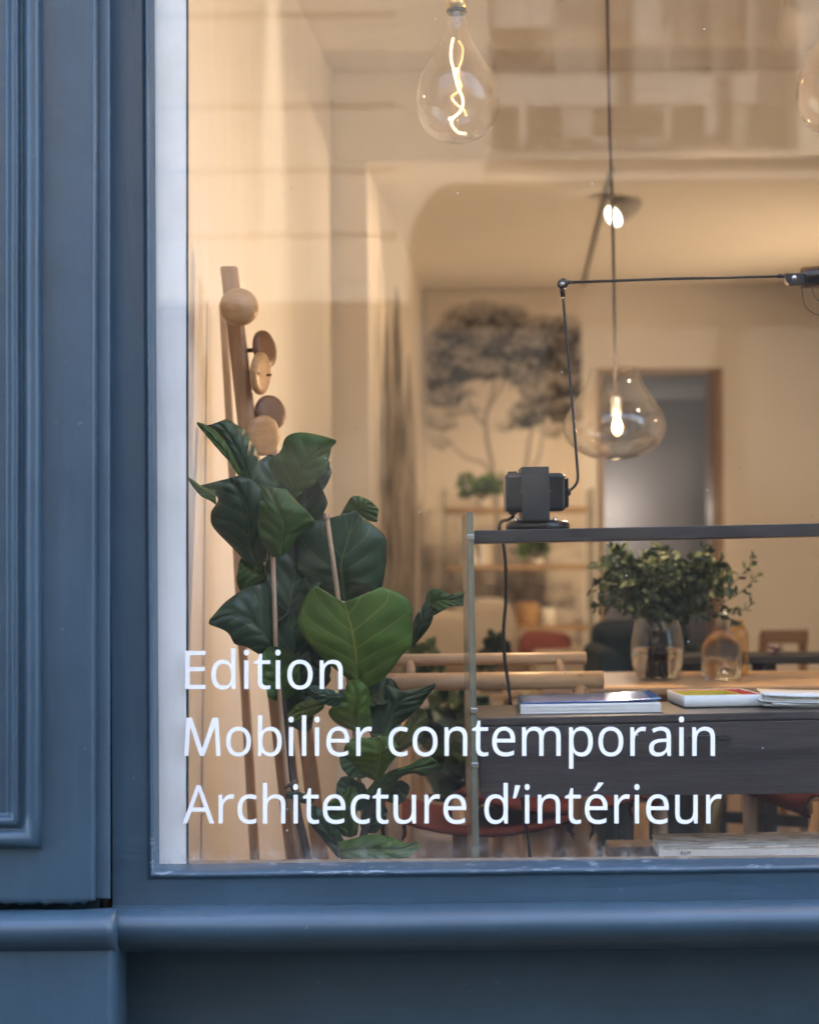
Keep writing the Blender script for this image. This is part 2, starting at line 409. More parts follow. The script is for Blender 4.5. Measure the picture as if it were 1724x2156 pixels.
GLYPHS = {"E":[[[398,0],[78,0],[78,573],[398,573],[398,509],[150,509],[150,330],[383,330],[383,268],[150,268],[150,63],[398,63]]],"d":[[[221,-8],[190,-6],[162,1],
[136,12],[113,28],[92,48],[75,72],[61,101],[52,134],[46,172],[44,214],[46,256],[52,294],[62,327],[75,357],[93,381],[113,402],[137,417],[162,429],[191,436],[221,438],
[234,438],[247,437],[259,435],[270,432],[280,429],[290,426],[299,422],[307,417],[316,412],[323,407],[354,374],[359,374],[356,405],[354,438],[354,609],[425,609],[425,0],
[368,0],[358,58],[354,58],[323,24],[316,19],[307,14],[299,9],[289,5],[279,1],[269,-2],[258,-5],[246,-7],[234,-8]],[[232,51],[257,52],[280,56],[299,64],[315,74],[328,88],
[338,104],[345,124],[351,146],[354,172],[355,200],[355,213],[354,244],[351,271],[346,296],[338,318],[329,336],[316,352],[300,364],[281,372],[258,378],[231,379],[209,377],
[190,372],[173,363],[158,350],[146,334],[135,315],[127,293],[122,269],[118,242],[117,213],[118,183],[122,156],[127,133],[135,111],[146,93],[158,78],[173,66],[190,57],
[210,52]]],"i":[[[139,430],[139,0],[68,0],[68,430]],[[104,591],[111,591],[117,589],[122,587],[128,584],[133,580],[137,575],[141,570],[143,563],[145,555],[145,546],
[145,538],[143,530],[141,523],[137,517],[133,512],[128,508],[122,505],[117,503],[111,502],[104,501],[97,502],[91,503],[85,505],[80,508],[75,512],[70,517],[67,523],
[64,530],[63,538],[63,546],[63,555],[64,563],[67,570],[70,575],[75,580],[80,584],[85,587],[91,589],[97,591]]],"t":[[[212,50],[245,53],[272,59],[272,5],[240,-4],[200,-8],
[186,-8],[174,-6],[161,-4],[149,-1],[138,4],[127,9],[116,16],[107,24],[99,33],[91,44],[85,57],[80,71],[77,87],[74,105],[74,125],[74,375],[13,375],[13,409],[75,437],
[103,528],[144,528],[144,430],[269,430],[269,375],[144,375],[144,127],[145,112],[147,99],[151,87],[156,77],[163,69],[171,62],[180,57],[190,53],[200,50]]],"o":[[[442,216],
[441,195],[440,175],[437,156],[433,138],[428,121],[422,105],[415,90],[407,76],[398,63],[388,51],[377,40],[365,30],[352,21],[339,13],[324,7],[309,1],[293,-3],[277,-6],
[259,-7],[241,-8],[225,-7],[208,-6],[193,-3],[177,1],[163,7],[149,13],[135,21],[123,30],[111,40],[100,51],[90,63],[81,76],[73,90],[65,105],[59,121],[54,138],[49,156],
[46,175],[45,195],[44,216],[45,243],[48,269],[53,293],[60,316],[68,336],[79,355],[91,372],[105,387],[120,400],[137,412],[156,421],[176,428],[197,434],[220,437],[244,438],
[267,437],[288,434],[309,428],[328,421],[347,412],[364,400],[379,387],[393,372],[406,355],[417,336],[426,316],[433,293],[438,269],[441,243]],[[117,216],[118,196],
[119,177],[122,160],[126,143],[130,128],[136,114],[143,101],[152,89],[161,79],[172,71],[183,63],[197,58],[211,54],[226,51],[243,51],[260,51],[275,54],[289,58],[303,63],
[314,71],[325,79],[334,89],[343,101],[350,114],[356,128],[360,143],[364,160],[367,177],[368,196],[369,216],[368,236],[367,254],[364,272],[360,288],[355,303],[349,317],
[342,329],[334,341],[324,350],[314,359],[302,366],[289,371],[275,375],[259,378],[242,379],[217,377],[195,372],[176,363],[160,351],[147,335],[136,317],[128,295],[122,271],
[118,245]]],"n":[[[275,438],[304,436],[331,432],[354,424],[374,414],[391,401],[405,384],[416,363],[424,339],[429,311],[431,280],[431,0],[361,0],[361,275],[360,295],
[357,313],[352,328],[346,342],[338,353],[327,362],[315,369],[300,374],[283,377],[265,379],[238,377],[215,372],[195,364],[179,353],[166,338],[156,321],[149,301],[143,278],
[140,252],[139,223],[139,0],[68,0],[68,430],[125,430],[136,371],[140,371],[146,380],[152,388],[159,395],[167,402],[175,409],[184,414],[193,419],[202,424],[212,427],
[222,431],[232,433],[243,435],[254,437],[264,438]]],"M":[[[0,0],[38,573],[126,573],[288,112],[452,573],[546,573],[582,0],[512,0],[489,440],[323,0],[251,0],[98,440],
[68,0]]],"b":[[[139,461],[138,410],[135,373],[139,373],[147,383],[156,393],[166,402],[177,411],[189,419],[203,425],[218,430],[234,434],[252,436],[272,437],[303,435],
[331,428],[357,417],[380,401],[401,381],[418,357],[432,328],[441,295],[447,257],[449,215],[448,186],[446,160],[441,135],[435,112],[427,91],[417,73],[406,56],[394,41],
[380,28],[365,17],[348,8],[331,1],[312,-4],[293,-7],[272,-8],[252,-7],[234,-5],[218,-1],[203,4],[189,10],[177,18],[166,26],[156,35],[147,45],[139,55],[133,55],[119,0],
[68,0],[68,609],[139,609]],[[260,379],[242,378],[226,376],[212,372],[199,367],[188,361],[178,354],[169,345],[161,334],[155,322],[150,308],[146,293],[143,277],[141,258],
[139,239],[139,217],[139,214],[140,184],[143,157],[148,132],[155,111],[165,93],[177,77],[193,66],[212,57],[235,52],[261,51],[283,52],[303,57],[320,66],[335,78],[348,93],
[358,112],[366,133],[372,158],[375,185],[376,216],[375,247],[372,274],[366,298],[358,320],[348,338],[335,352],[320,364],[302,372],[282,377]]],"l":[[[139,0],[68,0],
[68,609],[139,609]]],"e":[[[234,438],[256,437],[276,434],[295,429],[313,422],[329,414],[344,403],[358,391],[370,378],[381,363],[390,346],[398,328],[404,309],[408,288],
[411,267],[411,244],[411,201],[117,201],[119,173],[124,148],[131,126],[141,107],[154,90],[170,77],[187,66],[207,58],[230,54],[254,52],[270,52],[285,53],[300,55],[314,57],
[327,60],[340,63],[352,67],[366,71],[379,76],[392,82],[392,20],[379,15],[366,10],[353,5],[340,2],[327,-1],[314,-4],[300,-6],[284,-7],[268,-8],[251,-8],[227,-7],[204,-4],
[183,1],[162,8],[143,17],[125,28],[109,41],[94,55],[81,72],[70,91],[61,112],[53,134],[48,158],[45,184],[44,212],[45,239],[48,265],[53,289],[59,312],[68,333],[78,352],
[90,369],[103,385],[118,399],[134,411],[152,420],[171,428],[191,433],[212,437]],[[233,380],[214,379],[196,375],[180,368],[166,359],[154,348],[143,334],[134,318],
[127,300],[122,280],[119,257],[338,257],[337,272],[336,285],[334,298],[330,310],[326,322],[321,332],[316,342],[309,350],[301,358],[292,364],[283,370],[272,374],[260,378],
[247,379]]],"r":[[[269,438],[295,437],[319,433],[310,368],[287,372],[264,374],[254,373],[244,372],[235,370],[226,367],[217,363],[208,359],[199,354],[191,348],[184,341],
[176,334],[170,326],[164,318],[158,309],[153,299],[149,289],[145,278],[142,266],[140,255],[139,242],[139,229],[139,0],[68,0],[68,430],[126,430],[134,351],[137,351],
[143,361],[149,370],[156,379],[163,387],[170,395],[178,402],[186,409],[195,416],[204,421],[214,426],[224,430],[235,434],[246,436],[257,437]]],"c":[[[241,-8],[218,-7],
[197,-4],[177,0],[157,7],[139,15],[122,26],[107,38],[93,52],[80,69],[69,87],[60,108],[53,131],[48,156],[45,183],[44,213],[45,243],[48,271],[54,297],[61,321],[71,342],
[82,360],[95,377],[109,392],[125,404],[142,415],[161,423],[181,429],[201,434],[223,437],[245,438],[258,438],[271,437],[284,435],[296,433],[309,431],[320,428],[331,425],
[341,422],[350,418],[358,415],[337,356],[292,370],[244,376],[227,375],[212,373],[197,369],[184,364],[172,358],[162,350],[152,340],[144,329],[137,317],[131,303],[126,288],
[122,271],[119,253],[118,234],[117,213],[118,193],[119,175],[122,157],[126,141],[131,126],[137,112],[144,100],[152,89],[161,79],[172,71],[183,65],[196,60],[209,56],
[224,54],[240,53],[254,53],[267,54],[279,56],[291,58],[302,60],[351,78],[351,15],[342,11],[333,7],[324,4],[314,1],[304,-2],[293,-4],[281,-6],[268,-7],[255,-8]]],
"m":[[[540,438],[567,436],[592,432],[614,424],[633,414],[649,401],[662,384],[672,363],[679,339],[683,311],[685,280],[685,0],[615,0],[615,277],[614,296],[612,313],
[607,328],[601,342],[594,353],[584,362],[573,369],[560,374],[545,377],[528,379],[504,377],[483,373],[465,366],[450,355],[438,342],[429,327],[421,308],[416,287],[412,264],
[411,237],[411,0],[342,0],[342,277],[341,290],[340,302],[338,313],[335,324],[332,333],[328,342],[323,350],[317,356],[310,362],[303,367],[295,371],[286,374],[276,377],
[265,378],[253,379],[237,378],[222,376],[208,372],[196,367],[185,360],[176,353],[168,343],[160,333],[154,321],[150,308],[146,294],[143,278],[140,261],[139,243],[139,223],
[139,0],[68,0],[68,430],[125,430],[136,371],[140,371],[145,380],[151,388],[158,395],[165,402],[173,409],[181,414],[189,419],[198,424],[207,427],[217,431],[226,433],
[236,435],[246,437],[256,438],[266,438],[285,437],[303,435],[320,431],[335,427],[349,420],[362,412],[373,403],[383,392],[391,380],[398,366],[402,366],[411,380],[422,392],
[433,403],[446,412],[461,420],[476,427],[491,431],[507,435],[523,437]]],"p":[[[273,438],[303,436],[331,429],[357,418],[380,402],[401,383],[418,358],[432,329],[441,296],
[447,258],[449,216],[448,187],[446,161],[441,136],[435,114],[427,93],[417,74],[407,57],[394,41],[380,28],[365,17],[349,8],[331,1],[313,-4],[293,-7],[272,-8],[259,-8],
[247,-7],[235,-5],[224,-2],[213,1],[203,5],[194,9],[185,13],[177,18],[170,24],[139,55],[134,55],[137,20],[139,-16],[139,-192],[68,-192],[68,430],[126,430],[136,371],
[139,371],[170,405],[177,411],[185,416],[194,421],[203,425],[213,429],[223,432],[235,435],[247,436],[259,437]],[[260,379],[243,378],[228,376],[214,373],[201,368],
[190,362],[180,355],[171,346],[163,336],[157,325],[152,313],[147,299],[144,284],[141,267],[140,249],[139,229],[139,216],[139,195],[141,176],[143,158],[146,141],[150,126],
[155,112],[161,99],[169,88],[178,78],[188,70],[200,63],[213,57],[227,54],[244,51],[261,51],[277,51],[291,54],[304,58],[315,64],[326,72],[336,81],[344,92],[352,104],
[358,117],[364,131],[368,146],[372,163],[374,180],[376,198],[376,217],[375,245],[372,271],[366,294],[358,316],[348,334],[335,350],[320,363],[302,371],[282,377]]],
"a":[[[231,437],[261,436],[287,432],[311,425],[331,415],[347,403],[361,387],[371,368],[379,346],[383,321],[385,293],[385,0],[334,0],[320,61],[317,61],[309,52],[302,44],
[294,36],[286,29],[279,22],[271,16],[262,11],[253,6],[244,2],[234,-1],[223,-3],[212,-5],[200,-7],[186,-8],[172,-8],[157,-7],[143,-6],[129,-3],[116,1],[103,6],[91,12],
[80,19],[71,27],[62,37],[55,48],[48,60],[43,73],[40,87],[38,103],[37,119],[39,144],[45,166],[55,186],[69,203],[87,219],[110,231],[137,241],[168,249],[203,254],[243,257],
[316,259],[316,285],[315,305],[312,322],[308,337],[301,350],[293,359],[283,367],[271,373],[258,377],[243,379],[227,380],[214,380],[201,379],[188,377],[175,374],[163,370],
[106,347],[84,400],[96,406],[108,412],[122,417],[136,422],[151,426],[166,430],[182,433],[198,435],[214,437]],[[252,208],[222,206],[196,202],[173,197],[155,190],[141,182],
[130,172],[121,161],[115,148],[111,134],[110,119],[111,105],[113,93],[118,82],[124,73],[132,66],[141,60],[152,55],[163,52],[175,50],[188,49],[210,50],[229,54],[247,60],
[264,68],[279,79],[292,92],[302,108],[309,127],[314,148],[315,172],[315,210]]],"A":[[[437,0],[368,177],[141,177],[73,0],[0,0],[224,575],[289,575],[512,0]],[[282,415],
[274,438],[263,473],[255,500],[247,468],[238,438],[230,415],[165,241],[346,241]]],"h":[[[139,431],[138,399],[135,370],[140,370],[145,379],[152,387],[158,395],[166,401],
[174,407],[183,413],[191,418],[201,422],[210,426],[221,429],[231,432],[241,434],[252,436],[263,437],[273,437],[294,436],[312,434],[330,431],[346,427],[360,421],[374,413],
[386,405],[396,394],[405,383],[413,370],[419,355],[424,339],[428,321],[430,301],[431,280],[431,0],[361,0],[361,275],[360,295],[357,313],[352,328],[346,342],[338,353],
[327,362],[315,369],[300,374],[283,377],[265,379],[246,378],[229,376],[214,372],[201,367],[189,360],[179,353],[170,343],[162,333],[156,321],[150,308],[146,293],[143,277],
[141,260],[139,242],[139,222],[139,0],[68,0],[68,609],[139,609]]],"u":[[[427,430],[427,0],[370,0],[359,57],[356,57],[350,48],[344,40],[337,33],[329,26],[321,20],[312,15],
[303,10],[293,5],[284,2],[273,-1],[263,-4],[253,-6],[242,-7],[231,-8],[220,-8],[200,-7],[181,-5],[164,-2],[148,3],[134,8],[120,16],[108,24],[98,35],[89,46],[81,59],
[75,74],[70,90],[66,108],[64,127],[63,148],[63,430],[135,430],[135,153],[136,134],[138,116],[143,101],[150,87],[158,76],[168,67],[181,60],[195,55],[212,52],[230,51],
[249,51],[265,53],[281,57],[294,62],[306,69],[316,76],[326,86],[333,96],[340,108],[345,121],[349,136],[353,152],[355,169],[356,187],[357,206],[357,430]]],"é":[[[234,438],
[256,437],[276,434],[295,429],[313,422],[329,414],[344,403],[358,391],[370,378],[381,363],[390,346],[398,328],[404,309],[408,288],[411,267],[411,244],[411,201],[117,201],
[119,173],[124,148],[131,126],[141,107],[154,90],[170,77],[187,66],[207,58],[230,54],[254,52],[270,52],[285,53],[300,55],[314,57],[327,60],[340,63],[352,67],[366,71],
[379,76],[392,82],[392,20],[379,15],[366,10],[353,5],[340,2],[327,-1],[314,-4],[300,-6],[284,-7],[268,-8],[251,-8],[227,-7],[204,-4],[183,1],[162,8],[143,17],[125,28],
[109,41],[94,55],[81,72],[70,91],[61,112],[53,134],[48,158],[45,184],[44,212],[45,239],[48,265],[53,289],[59,312],[68,333],[78,352],[90,369],[103,385],[118,399],
[134,411],[152,420],[171,428],[191,433],[212,437]],[[233,380],[214,379],[196,375],[180,368],[166,359],[154,348],[143,334],[134,318],[127,300],[122,280],[119,257],
[338,257],[337,272],[336,285],[334,298],[330,310],[326,322],[321,332],[316,342],[309,350],[301,358],[292,364],[283,370],[272,374],[260,378],[247,379]],[[347,606],
[326,579],[296,546],[263,513],[233,486],[186,486],[186,496],[212,532],[240,575],[262,614],[347,614]]],"’":[[[131,564],[112,503],[88,437],[62,376],[10,376],[21,424],
[32,476],[42,527],[50,573],[125,573]]]}
ADVANCE = {"E":445,"d":493,"i":207,"t":289,"o":485,"n":495,"M":625,"b":493,"l":207,"e":452,"r":331,"c":385,"m":749,"p":493,"a":450,"A":512,"h":495,"u":495,"é":452,"’":140," ":208}

# ================================================================== THE STREET
structure(MB().box((-40, -60, -.20), (40, .6, -.12)).build('ground', M_road))
structure(MB().box((-30, -9.6, -.119), (30, -1.9, -.10)).build('road', M_road))
pv = MB().box((-30, -1.9, -.115), (30, -.02, 0)).build('pavement', M_pave, bevel=.02); structure(pv)
pv2 = MB().box((-30, -12.6, -.115), (30, -9.6, 0)).build('pavement', M_pave, bevel=.02); structure(pv2)

# the sunlit stone building across the street, seen only as a reflection in the pane
OPP = 12.0
def opp(xv, yv, d=0.0):
    p = PR(xv, yv, OPP); return Vector((p.x, p.y + d, p.z))
def zx(yv): return opp(CX, yv).z
def xx(xv): return opp(xv, HY).x
bld = thing('stone_building', 'pale limestone building across the street mirrored in the window pane', 'building', (0, -13, 0))
curve = [(866, 512), (868, 490), (875, 465), (888, 440), (905, 415), (925, 395), (950, 382)]
poly = [(-14, zx(635)), (xx(866), zx(635))] + [(xx(a), zx(b)) for a, b in curve] + [(xx(1040), zx(381)), (xx(1040), 9.5), (-14, 9.5)]
m = MB(); m.prism([(x, -12.05, z) for x, z in poly], (0, -1.0, 0))
m.box((xx(1040), -12.05, zx(381)), (14, -13.05, zx(326)))
m.box((xx(1040), -12.05, 7.6), (14, -13.05, 9.5))
m.box((xx(1692), -12.05, zx(326)), (xx(1860), -13.05, 7.6))
m.box((xx(2560), -12.05, zx(326)), (14, -13.05, 7.6))
m.build('wall', M_stone, bld)
MB().box((xx(1040), -12.0, zx(381)), (14, -12.05, zx(368))).box((xx(1040), -11.97, zx(336)), (14, -12.05, zx(326))).build('stringcourse', M_stone, bld)
for (y0, y1) in ((-280, -116), (-110, 27), (34, 219), (226, 355), (362, 492), (499, 635)):
    for (x0, x1) in ((-900, -560), (-550, -96), (-90, 397), (405, 846)):
        MB().box((xx(x0), -12.0, zx(y1)), (xx(x1), -12.06, zx(y0))).build('stone_block', M_stone, bld, bevel=.012)
MB().box((-14, -12.7, 0), (14, -12.9, zx(372))).build('shop_glazing', M_dkglass, bld)
m = MB()
for k in range(-9, 10):
    m.box((k*1.5-.06, -12.5, 0), (k*1.5+.06, -12.7, zx(640)))
m.box((-14, -12.3, zx(665)), (xx(866), -12.7, zx(636)))
m.box((-14, -12.45, 0), (14, -12.7, .7))
m.build('shopfront_frame', M_dkshop, bld)
for (x0, x1) in ((1042, 1690), (1862, 2558)):
    dx = x0 - 1042
    MB().box((xx(x0), -12.6, zx(326)), (xx(x1), -12.7, 7.6)).build('window_opening', M_dkglass, bld)
    for (a, b, c, d, mt) in ((0, 648, 132, 196, M_winwhite), (8, 140, -60, 26, M_winwhite), (310, 374, -60, 60, M_winwhite), (148, 158, 27, 131, M_winwhite),
                             (380, 392, 27, 131, M_winwhite), (160, 232, 30, 131, M_blind), (560, 648, -60, 131, M_blind), (66, 80, 200, 280, M_winwhite),
                             (160, 166, 196, 285, M_winwhite), (172, 225, 200, 285, M_blind), (382, 392, 196, 285, M_winwhite), (470, 505, 196, 262, M_winwhite),
                             (525, 560, 200, 280, M_blind), (300, 372, 60, 131, M_blind), (155, 395, 268, 284, M_blind)):
        MB().box((xx(x0+a), -12.42, zx(d)), (xx(x0+b), -12.46, zx(c))).build('window_panel', mt, bld)
    for a in (0, 300, 512):
        MB().box((xx(x0+a), -12.3, zx(326)), (xx(x0+a+11), -12.42, 7.6)).build('mullion', M_dkshop, bld)
    MB().box((xx(x0), -12.32, zx(326)), (xx(x1), -12.44, zx(290))).build('window_sill', M_dkshop, bld)

# ================================================================== THE SHOPFRONT
front = thing('shopfront', 'blue painted wooden shopfront with panelled pilaster and large display window', 'shopfront', (0, 0, 0))
def stations(a, b, n): return [a + (b-a)*i/n for i in range(n+1)]
def wob(i, amp, seed):   # slow hand-made waviness of old joinery
    return amp*(math.sin(i*.9+seed)+.6*math.sin(i*2.3+seed*2.1)+.4*math.sin(i*5.1+seed*3.3))/2
# -- window frame: bead and flat of jamb and bottom rail, mitred at the corner
def xL(y): return 323.5 + 10.5*max(-700, y)/1815
def yB(x): return 1822.0 - 14.5*(x-330)/1394
prof = [(-2, .006), (0, .0), (3, -.010), (7, -.023), (11, -.034), (15, -.042), (19, -.047), (23, -.0475), (26.5, -.0455), (28.5, -.042), (31, -.0405), (34, -.040), (60, -.040), (104, -.040)]
rows = []
for y in stations(-740, 1760, 26):
    w_ = wob(y/60, .5, 1)
    rows.append([P(xL(y) - o*(.74 if o < 28 else (20.7+(o-28)*1.0)/o) + (w_ if 0 < o < 30 else 0), y, Y) for o, Y in prof])
for k, (t) in enumerate((0,)):
    rows.append([P(xL(1815) - o*(.74 if o < 28 else (20.7+(o-28)*1.0)/max(o, 1)), yB(333) + o, Y) for o, Y in prof])
for x in stations(380, 4000, 60):
    w_ = wob(x/70, .9, 2)
    rows.append([P(x, yB(x) + o + (w_ if 0 < o < 32 else 0), Y) for o, Y in prof])
wf = MB(); wf.grid(rows)
wf.mi = [2 if k_ // (len(prof)-1) < 26 else (1 if k_ % (len(prof)-1) < 8 else 0) for k_ in range(len(wf.f))]
WF = wf.build('window_frame', [M_blue_h, M_blue_worn, M_blue_v], front, recalc=True)
# -- the pane and what sits against it
pane = MB(); a = P(315, 1832, 0); b = P(3990, -730, 0)
pane.box((a.x, .0005, a.z - .02), (b.x, .0065, 3.02))
pane.mi = [1 if all(abs(pane.v[i][1] - .0005) < 1e-5 for i in f) else 0 for f in pane.f]
PANE = pane.build('glass_pane', [M_pane, M_pane_dusty], front)
wb = MB()
xs = stations(-740, 1835, 40)
wb.grid([[P(312, y, .012), P(391.3 + wob(y/40, .35, 5), y, .012), P(392.2 + wob(y/40, .35, 5), y, .0145), P(392.2, y, .034)] for y in xs], smooth=False)
wb.build('white_board', M_white, front)
gk = MB()
gk.grid([[P(391.6, y, .0135), P(396.4 + wob(y/30, .45, 8), y, .0135), P(397.2, y, .03)] for y in xs], smooth=False)
gk.build('putty_line', M_gasket, front)
# -- lettering
def glyph_obj(ch, place, name='letter', mat=M_letter, parent=PANE, thick=Vector((0, -.0004, 0))):
    cu = bpy.data.curves.new(name, 'CURVE'); cu.dimensions = '2D'; cu.fill_mode = 'FRONT'
    for c in GLYPHS[ch]:
        sp = cu.splines.new('POLY'); sp.points.add(len(c)-1); sp.use_cyclic_u = True
        for q, (x, y) in zip(sp.points, c): q.co = (x/1000, y/1000, 0, 1)
    tmp = bpy.data.objects.new(name, cu); C.objects.link(tmp)
    me0 = bpy.data.meshes.new_from_object(tmp.evaluated_get(bpy.context.evaluated_depsgraph_get()))
    bpy.data.objects.remove(tmp, do_unlink=True)
    bm = bmesh.new(); bm.from_mesh(me0); bpy.data.meshes.remove(me0)
    for v in bm.verts: v.co = place(v.co.x*1000, v.co.y*1000)
    g = bmesh.ops.extrude_face_region(bm, geom=list(bm.faces))
    for e in g['geom']:
        if isinstance(e, bmesh.types.BMVert): e.co += thick
    bmesh.ops.recalc_face_normals(bm, faces=bm.faces)
    me = bpy.data.meshes.new(name); bm.to_mesh(me); bm.free(); me.materials.append(mat)
    o = bpy.data.objects.new(name, me); C.objects.link(o); attach(o, parent)
    return o
def text_line(s, xl, xr, ybase, cap):
    w = 0; first = min(x for c in GLYPHS[s[0]] for x, y in c)
    pos = []
    for ch in s:
        pos.append(w); w += ADVANCE[ch]
    last = pos[-1] + max(x for c in GLYPHS[s[-1]] for x, y in c)
    kx = (xr - xl) / (last - first); ky = cap / 573.0
    for ch, p in zip(s, pos):
        if ch == ' ': continue
        glyph_obj(ch, lambda x, y, p=p: P(xl + (p + x - first)*kx, ybase - y*ky, -.0002))
text_line('Edition', 390.0, 721.5, 1451.0, 80.5)
text_line('Mobilier contemporain', 387.6, 1505.0, 1592.0, 80.5)
text_line('Architecture d’intérieur', 384.6, 1519.0, 1734.4, 80.5)

# -- pilaster at the side of the window
pil = MB()
rows = []
prof = [(-330, -.14), (-60, -.14)] + [(x, -.14) for x in stations(-40, 190, 22)] + [(195, -.1395), (198.5, -.137), (201.5, -.131), (203.5, -.122), (204.2, -.108), (204.4, -.088)]
ys = stations(-740, 1890, 30)
for y in ys: rows.append([P(x + (2.2 - 4.4*max(0, y)/1890 if x > 150 else 0), y, Y) for x, Y in prof])
def jag(i): return wob(i*1.7, 2.6, 3) + (2.5 if i % 5 == 0 else 0)
rows.append([P(x - (2.2 if x > 150 else 0), 1897 + jag(i) + (2 if x < 190 else -2), Y - .0) for i, (x, Y) in enumerate(prof)])
rows.append([P(x - (2.2 if x > 150 else 0), 1902 + jag(i) + (2 if x < 190 else -5), Y + .006) for i, (x, Y) in enumerate(prof)])
rows.append([P(x - (2.2 if x > 150 else 0), 1901 + jag(i) + (0 if x < 190 else -5), max(Y + .05, -.03)) for i, (x, Y) in enumerate(prof)])
pil.grid(rows)
PIL = pil.build('pilaster', M_blue_v, front)
fil = MB(); rows = []
for y in stations(-740, 1889, 20) + [1893, 1893.5]:
    yy = min(y, 1893); back = .02 if y > 1893 else 0
    t = 2.0 - 4.0*max(0, yy)/1890
    rows.append([P(203 + t, yy, -.094 + back), P(228 + t*.2, yy, -.094 + back), P(231 + t*.1, yy, -.091 + back), P(232.6, yy, -.084 + back), P(233, yy, -.036)])
fil.grid(rows); fil.build('pilaster_fillet', M_blue_v, front)
mp = [(0, -.139), (2, -.147), (5, -.156), (10, -.1625), (18, -.165), (27, -.163), (34, -.157), (39, -.150), (42, -.1485), (46, -.152), (51, -.158), (57, -.1605), (63, -.158), (68, -.150), (71, -.1445), (76, -.143)]
rows = []
for y in stations(-740, 1710, 30):
    rows.append([P(88 - o + wob(y/80, .6, 4)*(1 if 4 < o < 70 else 0), y, Y) for o, Y in mp])
rows.append([P(88 - o, 1788 - o, Y) for o, Y in mp])
for x in stations(-12, -160, 6):
    rows.append([P(x, 1788 - o + wob(x/20, .8, 6)*(1 if 4 < o < 70 else 0), Y) for o, Y in mp])
rows.append([P(-262 + o, 1788 - o, Y) for o, Y in mp])
for y in stations(1710, -740, 30):
    rows.append([P(-262 + o + wob(y/80, .6, 9)*(1 if 4 < o < 70 else 0), y, Y) for o, Y in mp])
pm_ = MB(); pm_.grid(rows); pm_.grid([[P(-188, y, -.1425), P(14, y, -.1425)] for y in (-740, 400, 1716)]); pm_.build('panel_moulding', M_blue_v, front)
# -- sill: big half-round, one length under the window, one round the pilaster
def roll(Yoff, y0, y1, taper=1.0, n=16):
    pts = [(-.036, y0 - 1.5)]
    for k in range(n+1):
        th = R(92 - 184*k/n)
        pts.append((-.055 + Yoff*taper - .072*math.cos(th)*taper - .004, (y0+y1)/2 - (y1-y0)/2*math.sin(th)))
    pts.append((-.012, y1 - 1)); pts.append((.11, y1 - 2))
    return pts
rows = []
for x in stations(236, 4000, 70):
    y0 = 1905.5 - 10.5*(x-862)/862*(1 if x > 862 else .25); y1 = 2004 - 11.5*(x-862)/862*(1 if x > 862 else .3)
    rows.append([P(x, y + wob(x/110, .8, 2), Y) for Y, y in roll(0, y0, y1)])
ms = MB(); ms.grid(rows); ms.build('window_sill', M_blue_h, front)
rows = []
for x, tp in [(-330, 1), (-200, 1), (-60, 1), (0, 1), (60, 1), (120, 1), (170, 1), (205, 1), (222, .985), (233, .95), (240, .90), (244.5, .82), (247, .70), (248, .5), (248, .2)]:
    rows.append([P(x + wob(k, .0, 1), y, Y) for k, (Y, y) in enumerate(roll(-.055, 1913 + (248-x)*.012, 2009 + (248-x)*.006, tp))])
ms = MB(); ms.grid(rows); ms.build('pilaster_sill', M_blue_h, front)
pb = MB(); rows = []
for y in stations(1975, 2850, 14):
    rows.append([P(-330, y, -.150), P(0, y, -.150), P(150, y, -.150), P(222, y, -.150), P(229, y, -.149), P(236, y, -.144), P(242, y, -.134), P(247, y, -.118), P(251, y, -.10), P(256, y, -.075), P(262, y, -.045), P(266, y, -.012), P(268, y, .06), P(268, y, .13)])
pb.grid(rows); pb.build('pilaster_base', M_blue_v, front)
MB().box((P(225, 2000, 0).x, .10, 0), (P(4000, 0, 0).x, .11, P(862, 1940, 0).z)).build('stallboard', M_blue_h, front)
# building above and beside the window
xr = P(3985, 0, 0).x
m = MB().box((-40, -.10, 3.02), (40, .10, 24)).box((-40, .10, 3.4), (40, 8.5, 24))
m.box((xr, -.10, 0), (40, .25, 3.02)).box((-40, -.10, 0), (P(-330, 0, -.14).x + .02, .25, 3.02))
m.build('upper_wall', M_stone, front)
zl_ = P(862, 1938, 0).z
MB().box((P(-330, 0, 0).x, -.030, 0), (P(200, 0, 0).x, .0, 3.02)).build('pilaster_backing', M_blue_v, front)
m = MB().box((P(205, 0, 0).x, .036, zl_), (P(330, 0, 0).x, .25, 3.02))
m.box((P(220, 0, 0).x, .12, 0), (xr, .20, P(862, 1850, 0).z)).box((P(220, 0, 0).x, .03, P(862, 1938, 0).z), (xr, .12, P(862, 1850, 0).z))
m.build('inner_lining', M_lining, front)

# ================================================================== THE ROOM
FZ = .35
Z1, Z2 = 3.15, 2.83
WA, WB_ = Vector((-.52, .20)), Vector((-.52 + .088*2.9, 3.10))     # near length of the side wall
WC, WD = Vector((-.14, 3.24)), Vector((.083, 6.0))                  # far length, past the pier
fl = MB()
for k in range(34):
    x0 = -1.2 + k*.14
    fl.box((x0, .0, FZ - .03), (x0 + .137, 6.4, FZ))
FLOOR = MB().box((-1.2, .0, FZ-.12), (3.6, 8.6, FZ-.004)).build('floor', M_oak); structure(FLOOR)
for k in range(34):
    x0 = -1.2 + k*.14
    MB().box((x0, .2, FZ - .02), (x0 + .1375, 6.0, FZ)).build('floorboard', M_floor, FLOOR)
wl = MB()
wl.prism([(WA.x, .05, FZ), (WA.x, .20, FZ), (WB_.x, WB_.y, FZ), (WB_.x, WB_.y+.06, FZ), (WB_.x-.25, WB_.y+.06, FZ), (WA.x-.25, .05, FZ)], (0, 0, Z1-FZ))
structure(wl.build('wall_left', M_wall_l))
wp = MB(); wp.box((WB_.x - .2, 3.103, FZ), (-.138, 3.24, Z2-.001))
